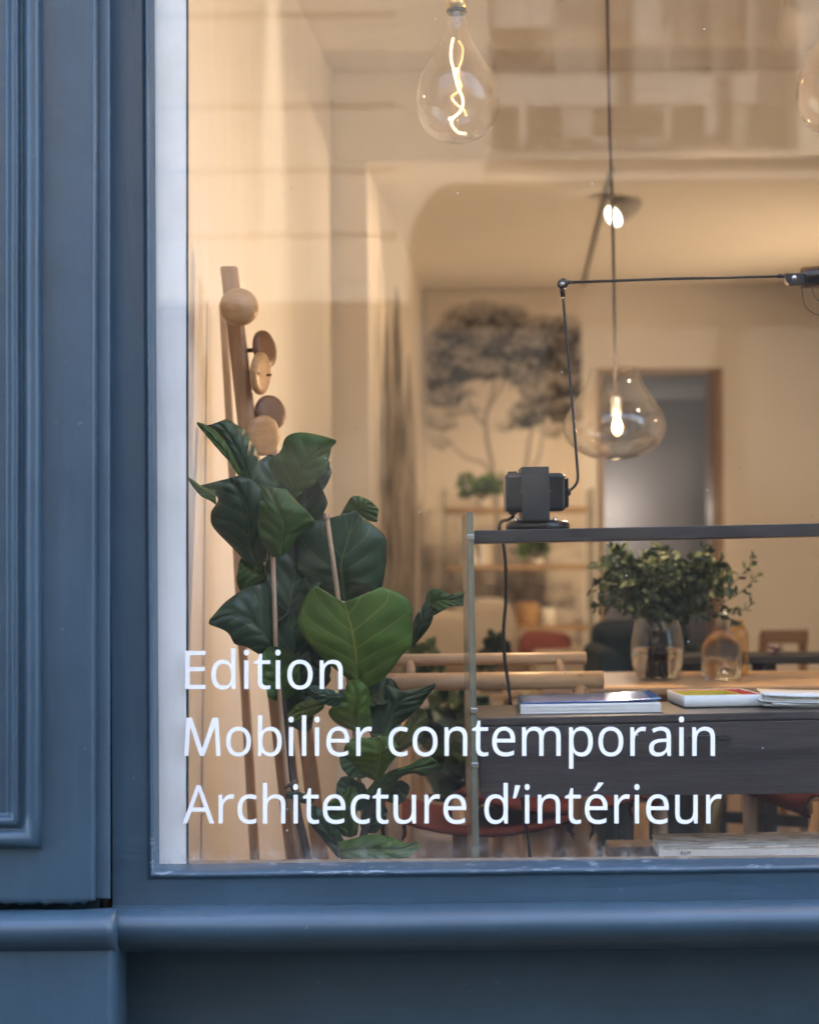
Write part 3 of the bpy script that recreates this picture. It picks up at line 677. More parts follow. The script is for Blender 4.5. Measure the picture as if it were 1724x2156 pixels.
structure(wp.build('wall_pier', M_wall, bevel=.006))
wl = MB(); wl.prism([(WC.x, WC.y, FZ), (WD.x, WD.y+.1, FZ), (WD.x-.3, WD.y+.1, FZ), (WC.x-.3, WC.y, FZ)], (0, 0, Z1-FZ))
structure(wl.build('wall_left_rear', M_wall))
structure(MB().box((-1.2, 3.10, Z2), (3.6, 3.24, Z1)).build('ceiling_beam', M_ceil, bevel=.006))
structure(MB().box((-1.2, .10, Z1), (3.6, 3.16, Z1+.1)).build('ceiling', M_ceil))
structure(MB().box((-1.2, 3.24, Z2+.004), (3.6, 6.2, Z2+.1)).build('ceiling_rear', M_ceil))
structure(MB().box((3.2, .10, FZ), (3.4, 6.2, Z1)).build('wall_right', M_wall))
# back wall with a doorway
dl, dr, dt = P(1255, 0, 6).x, P(1508, 0, 6).x, P(1380, 781, 6).z
wbk = MB()
wbk.box((-.3, 6.0, FZ), (dl, 6.18, Z1)).box((dr, 6.0, FZ), (3.6, 6.18, Z1)).box((dl, 6.0, dt), (dr, 6.18, Z1))
structure(wbk.build('wall_back', M_wall))
co = MB().box((dl-.25, 6.18, FZ), (dl-.05, 8.4, Z2)).box((dr+.35, 6.18, FZ), (dr+.5, 8.4, Z2)).box((dl-.25, 8.3, FZ), (dr+.5, 8.5, Z2)).box((dl-.25, 6.18, dt+.06), (dr+.5, 8.5, dt+.16))
structure(co.build('corridor', M_mauve))
dj = MB().box((dl-.012, 5.985, FZ), (dl+.018, 6.2, dt)).box((dr-.03, 5.985, FZ), (dr+.012, 6.2, dt)).box((dl-.012, 5.985, dt-.018), (dr+.012, 6.2, dt+.012))
structure(dj.build('door_lining', M_lining, bevel=.004))
structure(MB().box((dr-.034, 6.03, FZ), (dr-.0301, 6.24, dt-.02)).build('door_jamb', M_jamb))

# ================================================================== LAMPS
def track_spot(label, pos, aim, watts, size=R(70), blend=.6, seen=True, r=.045, col=(1.0, .69, .41), narrow=1.0):
    pos = Vector(pos); d = (Vector(aim) - pos).normalized()
    t = thing('track_spotlight', label, 'spotlight', pos, 'ceiling spotlights')
    side = d.cross(Vector((0, 0, 1))).normalized()
    b = MB(); b.lathe([(r*.55, -.15), (r*.8, -.145), (r*.95, -.12), (r, -.06), (r, .0), (r*.93, .004), (r*.9, -.012)], pos, 24, d)
    b.lathe([(.0, -.15), (r*.55, -.15)], pos, 24, d); b.build('housing', M_spot, t)
    MB().lathe([(0, -.010), (r*.9, -.010)], pos, 24, d).build('lens', M_lens, t)
    ztop = Z1 if pos.y < 3.1 else Z2
    MB().tube([pos - d*.08 + side*(r+.008), pos - d*.08 + side*(r+.008) + Vector((0, 0, .03)), Vector((pos.x, pos.y, ztop-.03)) - d*.02, Vector((pos.x, pos.y, ztop-.012))], .006).build('yoke', M_black, t)
    ld = bpy.data.lights.new('spot_lamp', 'SPOT'); ld.energy = watts*LAMP; ld.spot_size = size; ld.spot_blend = blend; ld.color = col; ld.shadow_soft_size = r*.8
    lo = bpy.data.objects.new('spot_lamp', ld); C.objects.link(lo); lo.parent = t; lo.matrix_parent_inverse = Matrix.Translation(-pos)
    lo.location = pos + d*.012; lo.rotation_euler = d.to_track_quat('-Z', 'Y').to_euler(); lo.scale = (narrow, 1, 1)
    return t
# track on the rear ceiling
tk0, tk1 = P(1303, 300, 3.05), P(1226, 612, 5.95)
tr = MB().box((0, 0, 0), (0, 0, 0)); tr = MB()
tr.prism([(tk0.x-.0035, 3.26, Z2+.004), (tk0.x+.0035, 3.26, Z2+.004), (tk1.x+.0035, 5.9, Z2+.004), (tk1.x-.0035, 5.9, Z2+.004)], (0, 0, -.012))
tag(tr.build('lighting_track', M_black), 'thin black lighting track along the rear ceiling', 'lighting track')
sp = P(1290, 456, 3.75)
track_spot('lit ceiling spotlight glaring behind the cord of the glass pendant', sp, sp + Vector((-.80, -.62, -.62)), 26, R(95), .8, r=.046)
track_spot('grey ceiling spotlight beside the bulb cut by the photo edge', P(1678, 70, 1.55), Vector((1.3, 6.0, 1.35)), 95, R(44), .9, r=.06)
track_spot('ceiling spotlight washing the side wall above the coat stand', (.42, 1.78, 3.0), (-.36, 1.86, 2.45), 6.5, R(108), .8, r=.04, narrow=.24, col=(1, .82, .60))
track_spot('added fill light tilted up at the front ceiling, out of view', (2.95, 1.6, 2.35), (1.1, 1.95, 3.15), 22, R(100), .9)  # unseen fitting, added to brighten the front ceiling
track_spot('added fill light aimed at the tree mural, out of view', (2.15, 4.1, 2.70), (.60, 6.0, 1.25), 84, R(50), .9)  # added out of view so the tree print comes up brighter
track_spot('added fill light aimed at the cypress mural, out of view', (2.3, 3.6, 2.70), (.02, 5.0, 1.3), 30, R(50), .9)  # extra light put in for the cypress print, fitting never in view
track_spot('added fill light tilted up at the rear ceiling, out of view', (2.55, 4.7, .85), (1.05, 4.6, 2.83), 110, R(80), .9)  # invented low uplight that lifts the rear ceiling
track_spot('added fill light over the window display, out of view', (1.6, .75, 3.0), (.9, .9, 1.0), 9, R(80), .8)  # added spot giving the window display some fill
# recessed light of the corridor
q = P(1382, 790, 6.75)
cl = thing('corridor_downlight', 'small round downlight glowing in the doorway ceiling', 'downlight', q)
MB().lathe([(.0, 0), (.022, 0)], q, 20, (0, -.5, -1)).build('lens', M_lens, cl)
MB().lathe([(.022, -.001), (.030, -.003), (.031, .03), (0, .06)], q, 20, (0, .5, 1)).build('housing', M_spot, cl)
ld = bpy.data.lights.new('corridor_lamp', 'POINT'); ld.energy = 14*LAMP*.42; ld.color = (1, .88, .76); ld.shadow_soft_size = .03
lo = bpy.data.objects.new('corridor_lamp', ld); C.objects.link(lo); lo.parent = cl; lo.matrix_parent_inverse = Matrix.Translation(-q); lo.location = Vector((lerp(dl, dr, .45), 8.0, 1.7))

# -- big filament bulbs hanging in the window
def filament_bulb(cx, Y, label, glass, dim=False, dy=0, glow=1.6):
    k = S(Y); base = P(cx, 27 + dy, Y)
    t = thing('filament_bulb_pendant', label, 'pendant bulb', base, 'filament bulbs in the window')
    top = P(cx, -500, Y)
    so = MB(); so.lathe([(0, .20), (.004, .2), (.0045, .075), (.016, .07), (21.5*k, .062), (21.8*k, .02), (21.8*k, 8*k), (20.5*k, 7*k), (19*k, 10*k)], base, 28)
    so.build('socket', M_brass, t)
    MB().lathe([(19*k, 9*k), (21.5*k, 7.5*k), (21.9*k, 2*k), (20*k, -1.5*k), (12*k, -2*k), (0, -1*k)], base, 28).build('socket_rim', M_blackgloss, t)
    MB().tube([base + Vector((0, 0, .19)), base + Vector((0, 0, 3.13 - base.z))], .003).build('cord', M_cord, t)
    pr = [(20, -1), (21.6, -8), (22.5, -18), (24.5, -32), (28, -46), (34.5, -60), (42, -74), (51, -88), (60.5, -102), (69, -116), (77, -131), (83, -147), (87.5, -164), (89.5, -180), (89.3, -196), (86, -212), (80.5, -226), (73, -240), (62, -252), (50, -261), (36, -267), (20, -271), (8, -272), (0, -272)]
    wobf = lambda a, h: .018*math.sin(2*a + 1.0 + h*12) + .012*math.sin(3*a + h*25)
    MB().lathe([(r*k, h*k) for r, h in pr], base, 56, wob=wobf).build('bulb', glass, t)
    MB().lathe([(0, -1*k), (9*k, -2*k), (8*k, -10*k), (4*k, -22*k), (0, -23*k)], base, 16).build('glass_stem', M_vase, t)
    def zp(a, b, dYY): return P(849.8 + a*.144 + cx - 961, b*.144 + dy, Y + dYY)
    f1 = [(725, 550, -.006), (697, 680, -.012), (692, 850, -.014), (727, 1000, -.010), (762, 1150, -.004), (802, 1290, .002), (852, 1400, -.004), (865, 1520, -.012), (810, 1640, -.016), (722, 1720, -.012), (697, 1790, -.004), (740, 1880, .004), (822, 1940, .006), (912, 1947, .002)]
    f2 = [(800, 590, .010), (862, 700, .016), (850, 850, .016), (812, 970, .012), (800, 1100, .008), (845, 1250, .012), (790, 1340, .016), (702, 1400, .016), (712, 1460, .014), (775, 1530, .012), (880, 1610, .012), (915, 1690, .012)]
    MB().tube(spline([zp(*p) for p in f1], 6), 2.9*k, 8).build('filament', M_filament_dim if dim else M_filament, t)
    MB().tube(spline([zp(*p) for p in f2], 6), 2.2*k, 8).build('filament', M_filament_dim, t)
    MB().tube([zp(775, 250, 0), zp(770, 900, 0), zp(790, 1500, 0), zp(795, 1960, 0)], [.0012]*4, 6).build('support_rod', M_vase, t)
    ld = bpy.data.lights.new('bulb_light', 'POINT'); ld.energy = glow*LAMP; ld.color = (1, .68, .38); ld.shadow_soft_size = .003
    lo = bpy.data.objects.new('bulb_light', ld); C.objects.link(lo); lo.parent = t; lo.matrix_parent_inverse = Matrix.Translation(-base); lo.location = zp(830, 1300, .02)
    return t
filament_bulb(961, .40, 'clear glowing filament bulb hanging from a brass socket left of the cord', M_bulbglass)
filament_bulb(1763, .42, 'amber tinted filament bulb cut by the right edge', M_amberbulb, dy=-18, glow=9)

# -- blown glass pendant over the table
gp = thing('glass_pendant_lamp', 'blown glass pendant lamp glowing above the table before the doorway', 'pendant lamp', P(1294, 776, 1.3))
k = S(1.3); c0 = P(1293, 776, 1.3)
pr = [(46, 3), (48, 2), (50.5, -4), (55, -18), (61, -34), (68, -47), (75, -58), (84, -71), (93.5, -85), (100, -97), (104.5, -108), (107, -123), (105, -135), (100, -147), (92, -159), (81, -170), (67, -179), (50, -186), (30, -190.5), (10, -192.5), (0, -192.5)]
MB().lathe([(r*k, h*k) for r, h in pr], c0, 56, wob=lambda a, h: .012*math.sin(2*a+2)).build('glass_shade', M_pendglass, gp)
cord = [P(1276, -480, 1.3), P(1278, 0, 1.3), P(1281, 150, 1.3), P(1284, 300, 1.3), P(1287, 372, 1.3), P(1290, 480, 1.3), P(1293, 640, 1.3), P(1295, 800, 1.3), P(1296, 838, 1.3)]
MB().tube(cord, .0042, 8).build('cord', M_cord, gp)
MB().lathe([(0, 8*k), (9*k, 6*k), (12*k, 0), (12*k, -34*k), (9*k, -38*k), (0, -38*k)], P(1297, 838, 1.3), 20).build('socket', M_steel, gp)
MB().lathe([(6*k, 0), (7*k, -6*k), (10*k, -14*k), (12*k, -24*k), (10*k, -34*k), (5*k, -41*k), (0, -43*k)], P(1299, 876, 1.3), 20).build('bulb', M_globe, gp)
ld = bpy.data.lights.new('pendant_light', 'POINT'); ld.energy = 20*LAMP; ld.color = (1, .68, .40); ld.shadow_soft_size = .006
lo = bpy.data.objects.new('pendant_light', ld); C.objects.link(lo); lo.parent = gp; lo.matrix_parent_inverse = Matrix.Translation(-Vector(gp.location)); lo.location = P(1299, 897, 1.275)

# ================================================================== DESK IN THE WINDOW
DY0, DY1 = .30, .59
def front_prism(mb, pts, y0, y1):
    a = [P(x, y, y0) for x, y in pts]; mb.prism(a, (0, y1-y0, 0)); return mb
desk = thing('display_desk', 'dark wooden desk with drawer and upper shelf between glass end panels', 'desk', (P(1600, 2323, DY0).x, .45, FZ))
def dy_(x): return -(x-1006)*.0213
front_prism(MB(), [(998, 1117), (2290, 1117-27), (2290, 1143.6-27), (998, 1143.6)], .30, .56).build('upper_shelf', M_desk, desk, bevel=.0015)
front_prism(MB(), [(1006, 1513), (2290, 1513+dy_(2290)), (2290, 1529+dy_(2290)), (1007, 1529)], DY0, DY1).build('desk_top', M_desk, desk, bevel=.002)
front_prism(MB(), [(1010, 1529.5), (2290, 1529.5+dy_(2290)), (2290, 1676+dy_(2290)*.6), (1013, 1676)], DY0+.022, DY1-.004).build('carcass', M_desk, desk)
front_prism(MB(), [(1008, 1532), (2286, 1532+dy_(2290)), (2286, 1680+dy_(2290)*.62), (1013, 1680.5)], DY0+.001, DY0+.020).build('drawer_front', M_desk, desk, bevel=.0012)
hb = front_prism(MB(), [(1449, 1550.6), (1536, 1549.0), (1536, 1556.5), (1449, 1558)], DY0-.024, DY0-.014)
hb.box(P(1455, 1553, DY0-.014), P(1461, 1556, DY0+.002)).box(P(1524, 1552, DY0-.014), P(1530, 1555, DY0+.002))
hb.build('drawer_handle', M_blackgloss, desk, bevel=.0008)
for x0 in (0, 1302):
    front_prism(MB(), [(983+x0, 1078-x0*.02), (996+x0, 1078-x0*.02), (1018.5+x0, 2318), (1003+x0, 2318)], .275, .62).build('glass_end_panel', M_edgeglass, desk, bevel=.0012)
    for yy in (1131, 1497, 1612):
        xx_ = 983 + x0 + (yy-1078)*.0187
        front_prism(MB(), [(xx_-.5, yy-5.5), (xx_+14.6, yy-5.5), (xx_+14.8, yy+5.5), (xx_-.3, yy+5.5)], .272, .30).build('steel_fixing', M_steel, desk, bevel=.001)

# -- desk lamp on the upper shelf
lamp = thing('desk_lamp', 'black articulated desk lamp with box transformer on the upper shelf', 'desk lamp', P(1132, 1114, .42))
k = S(.38)
bc = P(1132, 1114.2, .42)
MB().lathe([(0, 0), (67*k, 0), (68*k, .003), (67*k, 12*k), (62*k, 17*k), (40*k, 20*k), (0, 20.5*k)], bc, 40).build('foot', M_blackgloss, lamp)
front_prism(MB(), [(1063.5, 996), (1190.5, 995), (1191.5, 1076), (1064.5, 1078)], .36, .44).build('transformer_box', M_blackgloss, lamp, bevel=.0085, seg=4)
front_prism(MB(), [(1098, 983), (1155.5, 982), (1157.5, 1096), (1100, 1096)], .345, .352).build('bracket', M_black, lamp, bevel=.0012)
m = front_prism(MB(), [(1098, 983), (1101, 983), (1103, 1096), (1100, 1096)], .352, .46); front_prism(m, [(1153, 982), (1155.5, 982), (1157.5, 1096), (1154.5, 1096)], .352, .46)
m.build('bracket_sides', M_black, lamp)
front_prism(MB(), [(1191.8, 1006), (1196.5, 1006), (1197.5, 1068), (1192.5, 1068.5)], .37, .43).build('side_plate', M_blackgloss, lamp, bevel=.001)
front_prism(MB(), [(1072, 1078.5), (1089, 1078), (1088, 1082.5), (1073, 1083)], .385, .415).build('cable_gland', M_black, lamp, bevel=.001)
front_prism(MB(), [(1070, 992.5), (1088, 992), (1090, 996), (1068, 996)], .385, .415).build('switch', M_blackgloss, lamp, bevel=.002)
for (x, y) in ((1087, 1094), (1168, 1093)): MB().lathe([(0, 4*k), (3*k, 3.5*k), (4*k, 0), (4*k, -3*k)], P(x, y, .37), 14).build('screw', M_steel, lamp)
for (x, y) in ((1097.5, 1035), (1157.5, 1034.5)): MB().lathe([(0, .002), (1.6*k, .001), (1.8*k, 0)], P(x, y, .3445), 12, (0, -1, 0)).build('rivet', M_steel, lamp)
arm1 = spline([P(1193, 1038, .40), P(1199, 1033, .40), P(1209, 1024, .40), P(1215, 1014, .40), P(1216.3, 1000, .40), P(1214, 968, .40), P(1208, 890, .40), P(1196, 752, .40), P(1185.5, 628, .40)], 5)
MB().tube(arm1, 3.0*k, 12).build('lower_arm', M_black, lamp)
MB().lathe([(0, .004), (7*k, .003), (8*k, 0), (7*k, -.004)], P(1197.5, 1036, .395), 16, (1, 0, 0)).build('arm_knob', M_blackgloss, lamp)
MB().tube([P(1185.3, 626, .40), P(1183, 603, .40)], 5.2*k, 12).build('elbow_sleeve', M_black, lamp)
MB().lathe([(0, .012), (8*k, .011), (11*k, .008), (11.5*k, .0), (11*k, -.008), (0, -.012)], P(1184, 597.5, .395), 22, (0, -1, 0)).build('elbow_joint', M_blackgloss, lamp)
MB().lathe([(0, .004), (4*k, .003), (5*k, 0)], P(1184, 597.5, .382), 16, (0, -1, 0)).build('elbow_screw', M_steel, lamp)
MB().tube([P(1188, 595, .40), P(1206, 594, .40)], 4.6*k, 12).tube([P(1638, 580.8, .40), P(1658, 580.5, .40)], 4.4*k, 12).build('arm_sleeve', M_black, lamp)
MB().tube([P(1204, 594, .40), P(1420, 586.5, .40), P(1640, 581, .40)], 3.0*k, 12).build('upper_arm', M_black, lamp)
front_prism(MB(), [(1652, 575), (1699, 573), (1701, 596), (1664, 599), (1657, 594), (1653, 584)], .385, .405).build('head_joint', M_black, lamp, bevel=.002)
MB().lathe([(0, .004), (5*k, .003), (6*k, 0)], P(1672, 584.5, .383), 16, (0, -1, 0)).build('head_screw', M_steel, lamp)
hd = MB(); hs = P(1697, 583, .40); he = P(1900, 570, .40); ax = (he-hs)
hd.lathe([(0, 0), (14*k, 0), (16*k, .004), (16*k, ax.length), (0, ax.length)], hs, 24, ax); hd.build('reflector_tube', M_blackgloss, lamp)
hd = MB(); hd.lathe([(22*k, -.008), (23*k, -.004), (23*k, ax.length+.01)], hs + Vector((0, 0, -.001)), 28, ax); hd.build('smoked_cover', M_smokecover, lamp)
for dx, dy, dY in ((0, 0, .37), (19, -21, .42)):
    pth = spline([P(1686+dx, 596+dy*.2, dY), P(1689+dx, 618+dy*.9, dY), P(1694+dx, 641+dy, dY), P(1706+dx, 655+dy, dY), P(1724+dx, 664+dy, dY), P(1752+dx, 671+dy, dY), P(1800+dx, 672+dy, dY)], 6)
    MB().tube(pth, .7*k, 6).build('wire_guard', M_black, lamp)
cable = [P(1080, 1083, .40), P(1079, 1088, .41), P(1070, 1094, .46), P(1058, 1097, .54), P(1052, 1105, .60), P(1052, 1120, .62), P(1060, 1148, .62), P(1064, 1190, .62), P(1065, 1260, .62), P(1060, 1330, .62), P(1063, 1390, .62), P(1070, 1440, .62), P(1076, 1490, .62), P(1086, 1570, .62), P(1098, 1670, .62), P(1106, 1730, .62), P(1114, 1790, .62), P(1117, 1850, .62), P(1125, 2100, .62), P(1180, 2170, .66), P(1300, 2180, .8)]
MB().tube(spline(cable, 6), 4.0*k, 8).build('power_cable', M_black, lamp)

# -- things lying on the desk
def quad_block(mb, fl, fr, br, bl, h):
    """block on four base corners, height h"""
    base = [Vector(p) for p in (fl, fr, br, bl)]; mb.prism(base, (0, 0, h)); return mb
k = S(.33)
def on_desk(x, y): # desk top point at front depth .33..: y row chooses the depth
    pass
DZ = P(1006, 1513, DY0).z
def DT(x, Y):   # point on the desk top at photo column x and depth Y
    D = Y + CAMD; X = (x - CX)*D/F
    zl = P(1006, 1513, DY0); zr = P(2290, 1513+dy_(2290), DY0)
    return Vector((X, Y, lerp(zl.z, zr.z, (X - zl.x)/(zr.x - zl.x)) + .0008))
# magazine with a blue cover
def mat_cover():
    m, nt, b = newmat('blue magazine cover')
    tc = N(nt, 'ShaderNodeTexCoord').outputs['Object']
    f = noise(nt, tc, 9, 3, .5, (1, 2.5, 1))
    c = ramp(nt, f, [(.30, (.01, .07, .26)), (.50, (.03, .15, .44)), (.62, (.10, .26, .55)), (.70, (.30, .42, .60)), (.80, (.02, .08, .26))])
    L(nt, c, b.inputs['Base Color']); b.inputs['Roughness'].default_value = .16; return m
mg = thing('magazine', 'thick magazine with glossy blue cover lying on the desk', 'magazine', DT(1240, .40))
A, B, Cc, Dd = DT(1093, .368), DT(1387, .352), DT(1362, .580), DT(1086, .585)
pb = MB(); quad_block(pb, A, B, Cc, Dd, 20*k); PBK = pb.build('page_block', M_pages, mg)
for i in range(7):
    z = Vector((0, 0, (2.2 + i*2.4)*k)); e = (.0010 + .0006*(i % 3))
    q = [A + Vector((.002, -e, 0)) + z, B + Vector((e, -e, 0)) + z, Cc + Vector((e, 0, 0)) + z, Dd + z]
    MB().prism(q, (0, 0, 1.2*k)).build('page_bundle', M_paper, mg)
cv = MB(); rows = []
for i in range(9):
    row = []
    for j in range(13):
        u, v = j/12, i/8
        p = lerp(lerp(A, B, u), lerp(Dd, Cc, u), v) + Vector((0, 0, 20.5*k))
        p.z += (8.0*k*max(0, (u-.25)/.75)**2 * (1-v*.2)) + 1.5*k*math.sin(u*5)*(1-v)
        if u > .9: p.x += .004
        row.append(p)
    rows.append(row)
cv.grid(rows); o = cv.build('front_cover', mat_cover(), mg)
md = o.modifiers.new('t', 'SOLIDIFY'); md.thickness = .0006; md.offset = 1
MB().prism([A + Vector((-.001, -.002, 0)), B + Vector((.003, -.002, 0)), Cc + Vector((.003, 0, 0)), Dd], (0, 0, 1.0*k)).build('back_cover', M_paper, mg)

# trays
M_trayred = plain('red tray lining', (.62, .10, .07), .5, var=.05); M_trayyel = plain('yellow tray', (.50, .40, .03), .5, var=.05); M_traywhite = plain('white tray', (.78, .79, .78), .4, var=.03)
def tray(name, label, FLp, FRp, BRp, BLp, h, wall, mats, group):
    t = thing(name, label, 'tray', (FLp + BRp)/2, group)
    def ring(inset, z):
        c = (FLp + FRp + BRp + BLp)/4; out = []
        cor = [FLp, FRp, BRp, BLp]
        for i, p in enumerate(cor):
            pa, pn = cor[i-1], cor[(i+1) % 4]
            e1 = (pa-p).normalized(); e2 = (pn-p).normalized(); r_ = .0065 - inset*.5
            q = p + (e1+e2)*inset
            for s_ in range(5):
                tt = s_/4
                out.append(q + e1*r_*(1-tt)**2 + e2*r_*tt**2 + Vector((0, 0, z)))
        return out
    m = MB(); m.grid([ring(.004, 0), ring(.0, .003), ring(-.0015, h), ring(.0, h+.0008), ring(wall, h)], True, True); m.add(ring(.004, 0), [tuple(range(20))]); m.build('tray_wall', mats[0], t)
    m = MB(); m.grid([ring(wall, h), ring(wall+.001, .004)], True, True); m.add(ring(wall+.001, .004), [tuple(range(20))]); m.build('tray_lining', mats[1], t)
    return t
tray('tray', 'white tray with red lining lying on the desk beside the magazine', DT(1436, .425), DT(1604, .420), DT(1556, .580), DT(1402, .583), 25.5*k, .0035, (M_traywhite, M_trayred), None)
_u = Vector((0, 0, .0046))
tray('tray', 'small yellow tray nested inside the red lined tray', DT(1439, .432)+_u, DT(1560, .430)+_u, DT(1524, .545)+_u, DT(1409, .548)+_u, 20.5*k, .003, (M_trayyel, M_trayyel), None)
# leaflets at the end of the desk
labs = ['undermost leaflet of the stack at the right end of the desk', 'second leaflet from the bottom of the desk stack', 'third leaflet from the bottom of the desk stack', 'fourth leaflet from the bottom of the desk stack', 'fifth leaflet from the bottom of the desk stack', 'topmost pale leaflet of the stack at the desk edge']
for i in range(6):
    c = DT(1716, .44) + Vector((.012*math.sin(i*2.1), .006*math.cos(i*1.7), .0006 + i*.0043))
    t = thing('leaflet', labs[i], 'leaflet', c, 'stacked leaflets on the desk')
    a = R(-6 + 4*math.sin(i*1.9)); hx, hy = .112 - .002*i, .075
    rot = Matrix.Rotation(a, 3, 'Z')
    rows = []
    for jj in range(3):
        rows.append([c + rot @ Vector((hx*(2*ii/8-1), hy*(jj-1), .0032*((ii-4)/4)**2*(1 if ii < 4 else .3))) for ii in range(9)])
    m = MB(); m.grid(rows); o = m.build('cover', M_paper if i % 2 else plain('leaflet print %d' % i, [(.55,.57,.6), (.1,.12,.16), (.66,.62,.5)][i//2], .4, var=.2), t)
    md = o.modifiers.new('t', 'SOLIDIFY'); md.thickness = .0011
    m = MB(); m.grid([[p + Vector((.001, .001, .0016)) for p in r] for r in rows]); o = m.build('inner_pages', M_paper, t); md = o.modifiers.new('t', 'SOLIDIFY'); md.thickness = .0012

# -- low bench behind the sill with a large book
bz = P(1372, 1812, .32).z
bn = thing('low_bench', 'dark wooden low bench just above the window ledge under the desk', 'bench', (P(1700, 2300, .4).x, .4, FZ))
M_bench = wood('walnut bench', (.13, .075, .04), (.07, .04, .022), (1, 8, 8), 10, .4)
MB().box((P(1258, 0, .56).x, .24, bz-.03), (P(2300, 0, .4).x, .565, bz)).build('bench_top', M_bench, bn, bevel=.003)
for x in (1290, 2230):
    for y in (.27, .53):
        MB().box((P(x, 0, y).x-.015, y-.015, FZ), (P(x, 0, y).x+.015, y+.015, bz-.031)).build('leg', M_bench, bn)
def mat_bookcover():
    m, nt, b = newmat('pale illustrated book cover')
    tc = N(nt, 'ShaderNodeTexCoord').outputs['Object']
    f = noise(nt, tc, 22, 2, .4, (1, 2.2, 1)); g = noise(nt, tc, 90, 3, .6, (1, 3, 1))
    mask = ramp(nt, f, [(.50, (0, 0, 0)), (.56, (1, 1, 1))])
    c = mixc(nt, math_n(nt, 'MULTIPLY', mask, g), (.62, .54, .44), (.16, .11, .06))
    L(nt, c, b.inputs['Base Color']); b.inputs['Roughness'].default_value = .55; return m
bk = thing('book', 'thick pale illustrated book lying on the low bench', 'book', (P(1560, 1800, .4).x, .4, bz))
A, B, Cc, Dd = [Vector((P(x, 0, y).x, y, bz + .001)) for x, y in ((1372, .320), (1768, .335), (1702, .505), (1356, .490))]
h = P(1372, 1787.5, .32).z - bz
quad_block(MB(), A + Vector((.003, .003, .003)), B + Vector((-.003, .003, .003)), Cc + Vector((-.003, -.003, .003)), Dd + Vector((.003, -.003, .003)), h-.006).build('page_block', M_pages, bk)
quad_block(MB(), A + Vector((0, 0, h-.003)), B + Vector((0, 0, h-.003)), Cc + Vector((0, 0, h-.003)), Dd + Vector((0, 0, h-.003)), .003).build('front_cover', mat_bookcover(), bk, bevel=.0008)
M_bookspine = plain('pale book spine', (.55, .51, .45), .6, var=.05)
quad_block(MB(), A, B, Cc, Dd, .003).build('back_cover', M_bookspine, bk)
MB().prism([A, B, B + Vector((0, .0028, 0)), A + Vector((0, .0028, 0))], (0, 0, h-.0035)).build('spine', M_bookspine, bk)
M_ink = plain('brown print', (.10, .075, .05), .6)
def tiny_text(s, x, y, hgt, gl=None):
    # block letters of the spine lettering, drawn with bars
    BARS = {'R': [(0,0,.18,1),(.18,.82,.75,1),(.6,.5,.78,1),(.18,.42,.75,.58),(.5,0,.72,.45)], 'U': [(0,0,.18,1),(.6,0,.78,1),(.18,0,.6,.17)], 'M': [(0,0,.16,1),(.84,0,1,1),(.16,.62,.4,1),(.6,.62,.84,1),(.4,.42,.6,.8)]}
    m = MB(); w = 0
    for ch in s:
        for a, b, c, d in BARS[ch]:
            p0 = P(x + (w+a)*hgt, y - b*hgt, .3185); p1 = P(x + (w+c)*hgt, y - d*hgt, .3185)
            m.box((p0.x, p0.y - .0002, p0.z), (p1.x, p1.y + .0015, p1.z))
        w += 1.15
    return m
tiny_text('RUM', 1433, 1800, 6.2).build('spine_lettering', M_ink, bk)

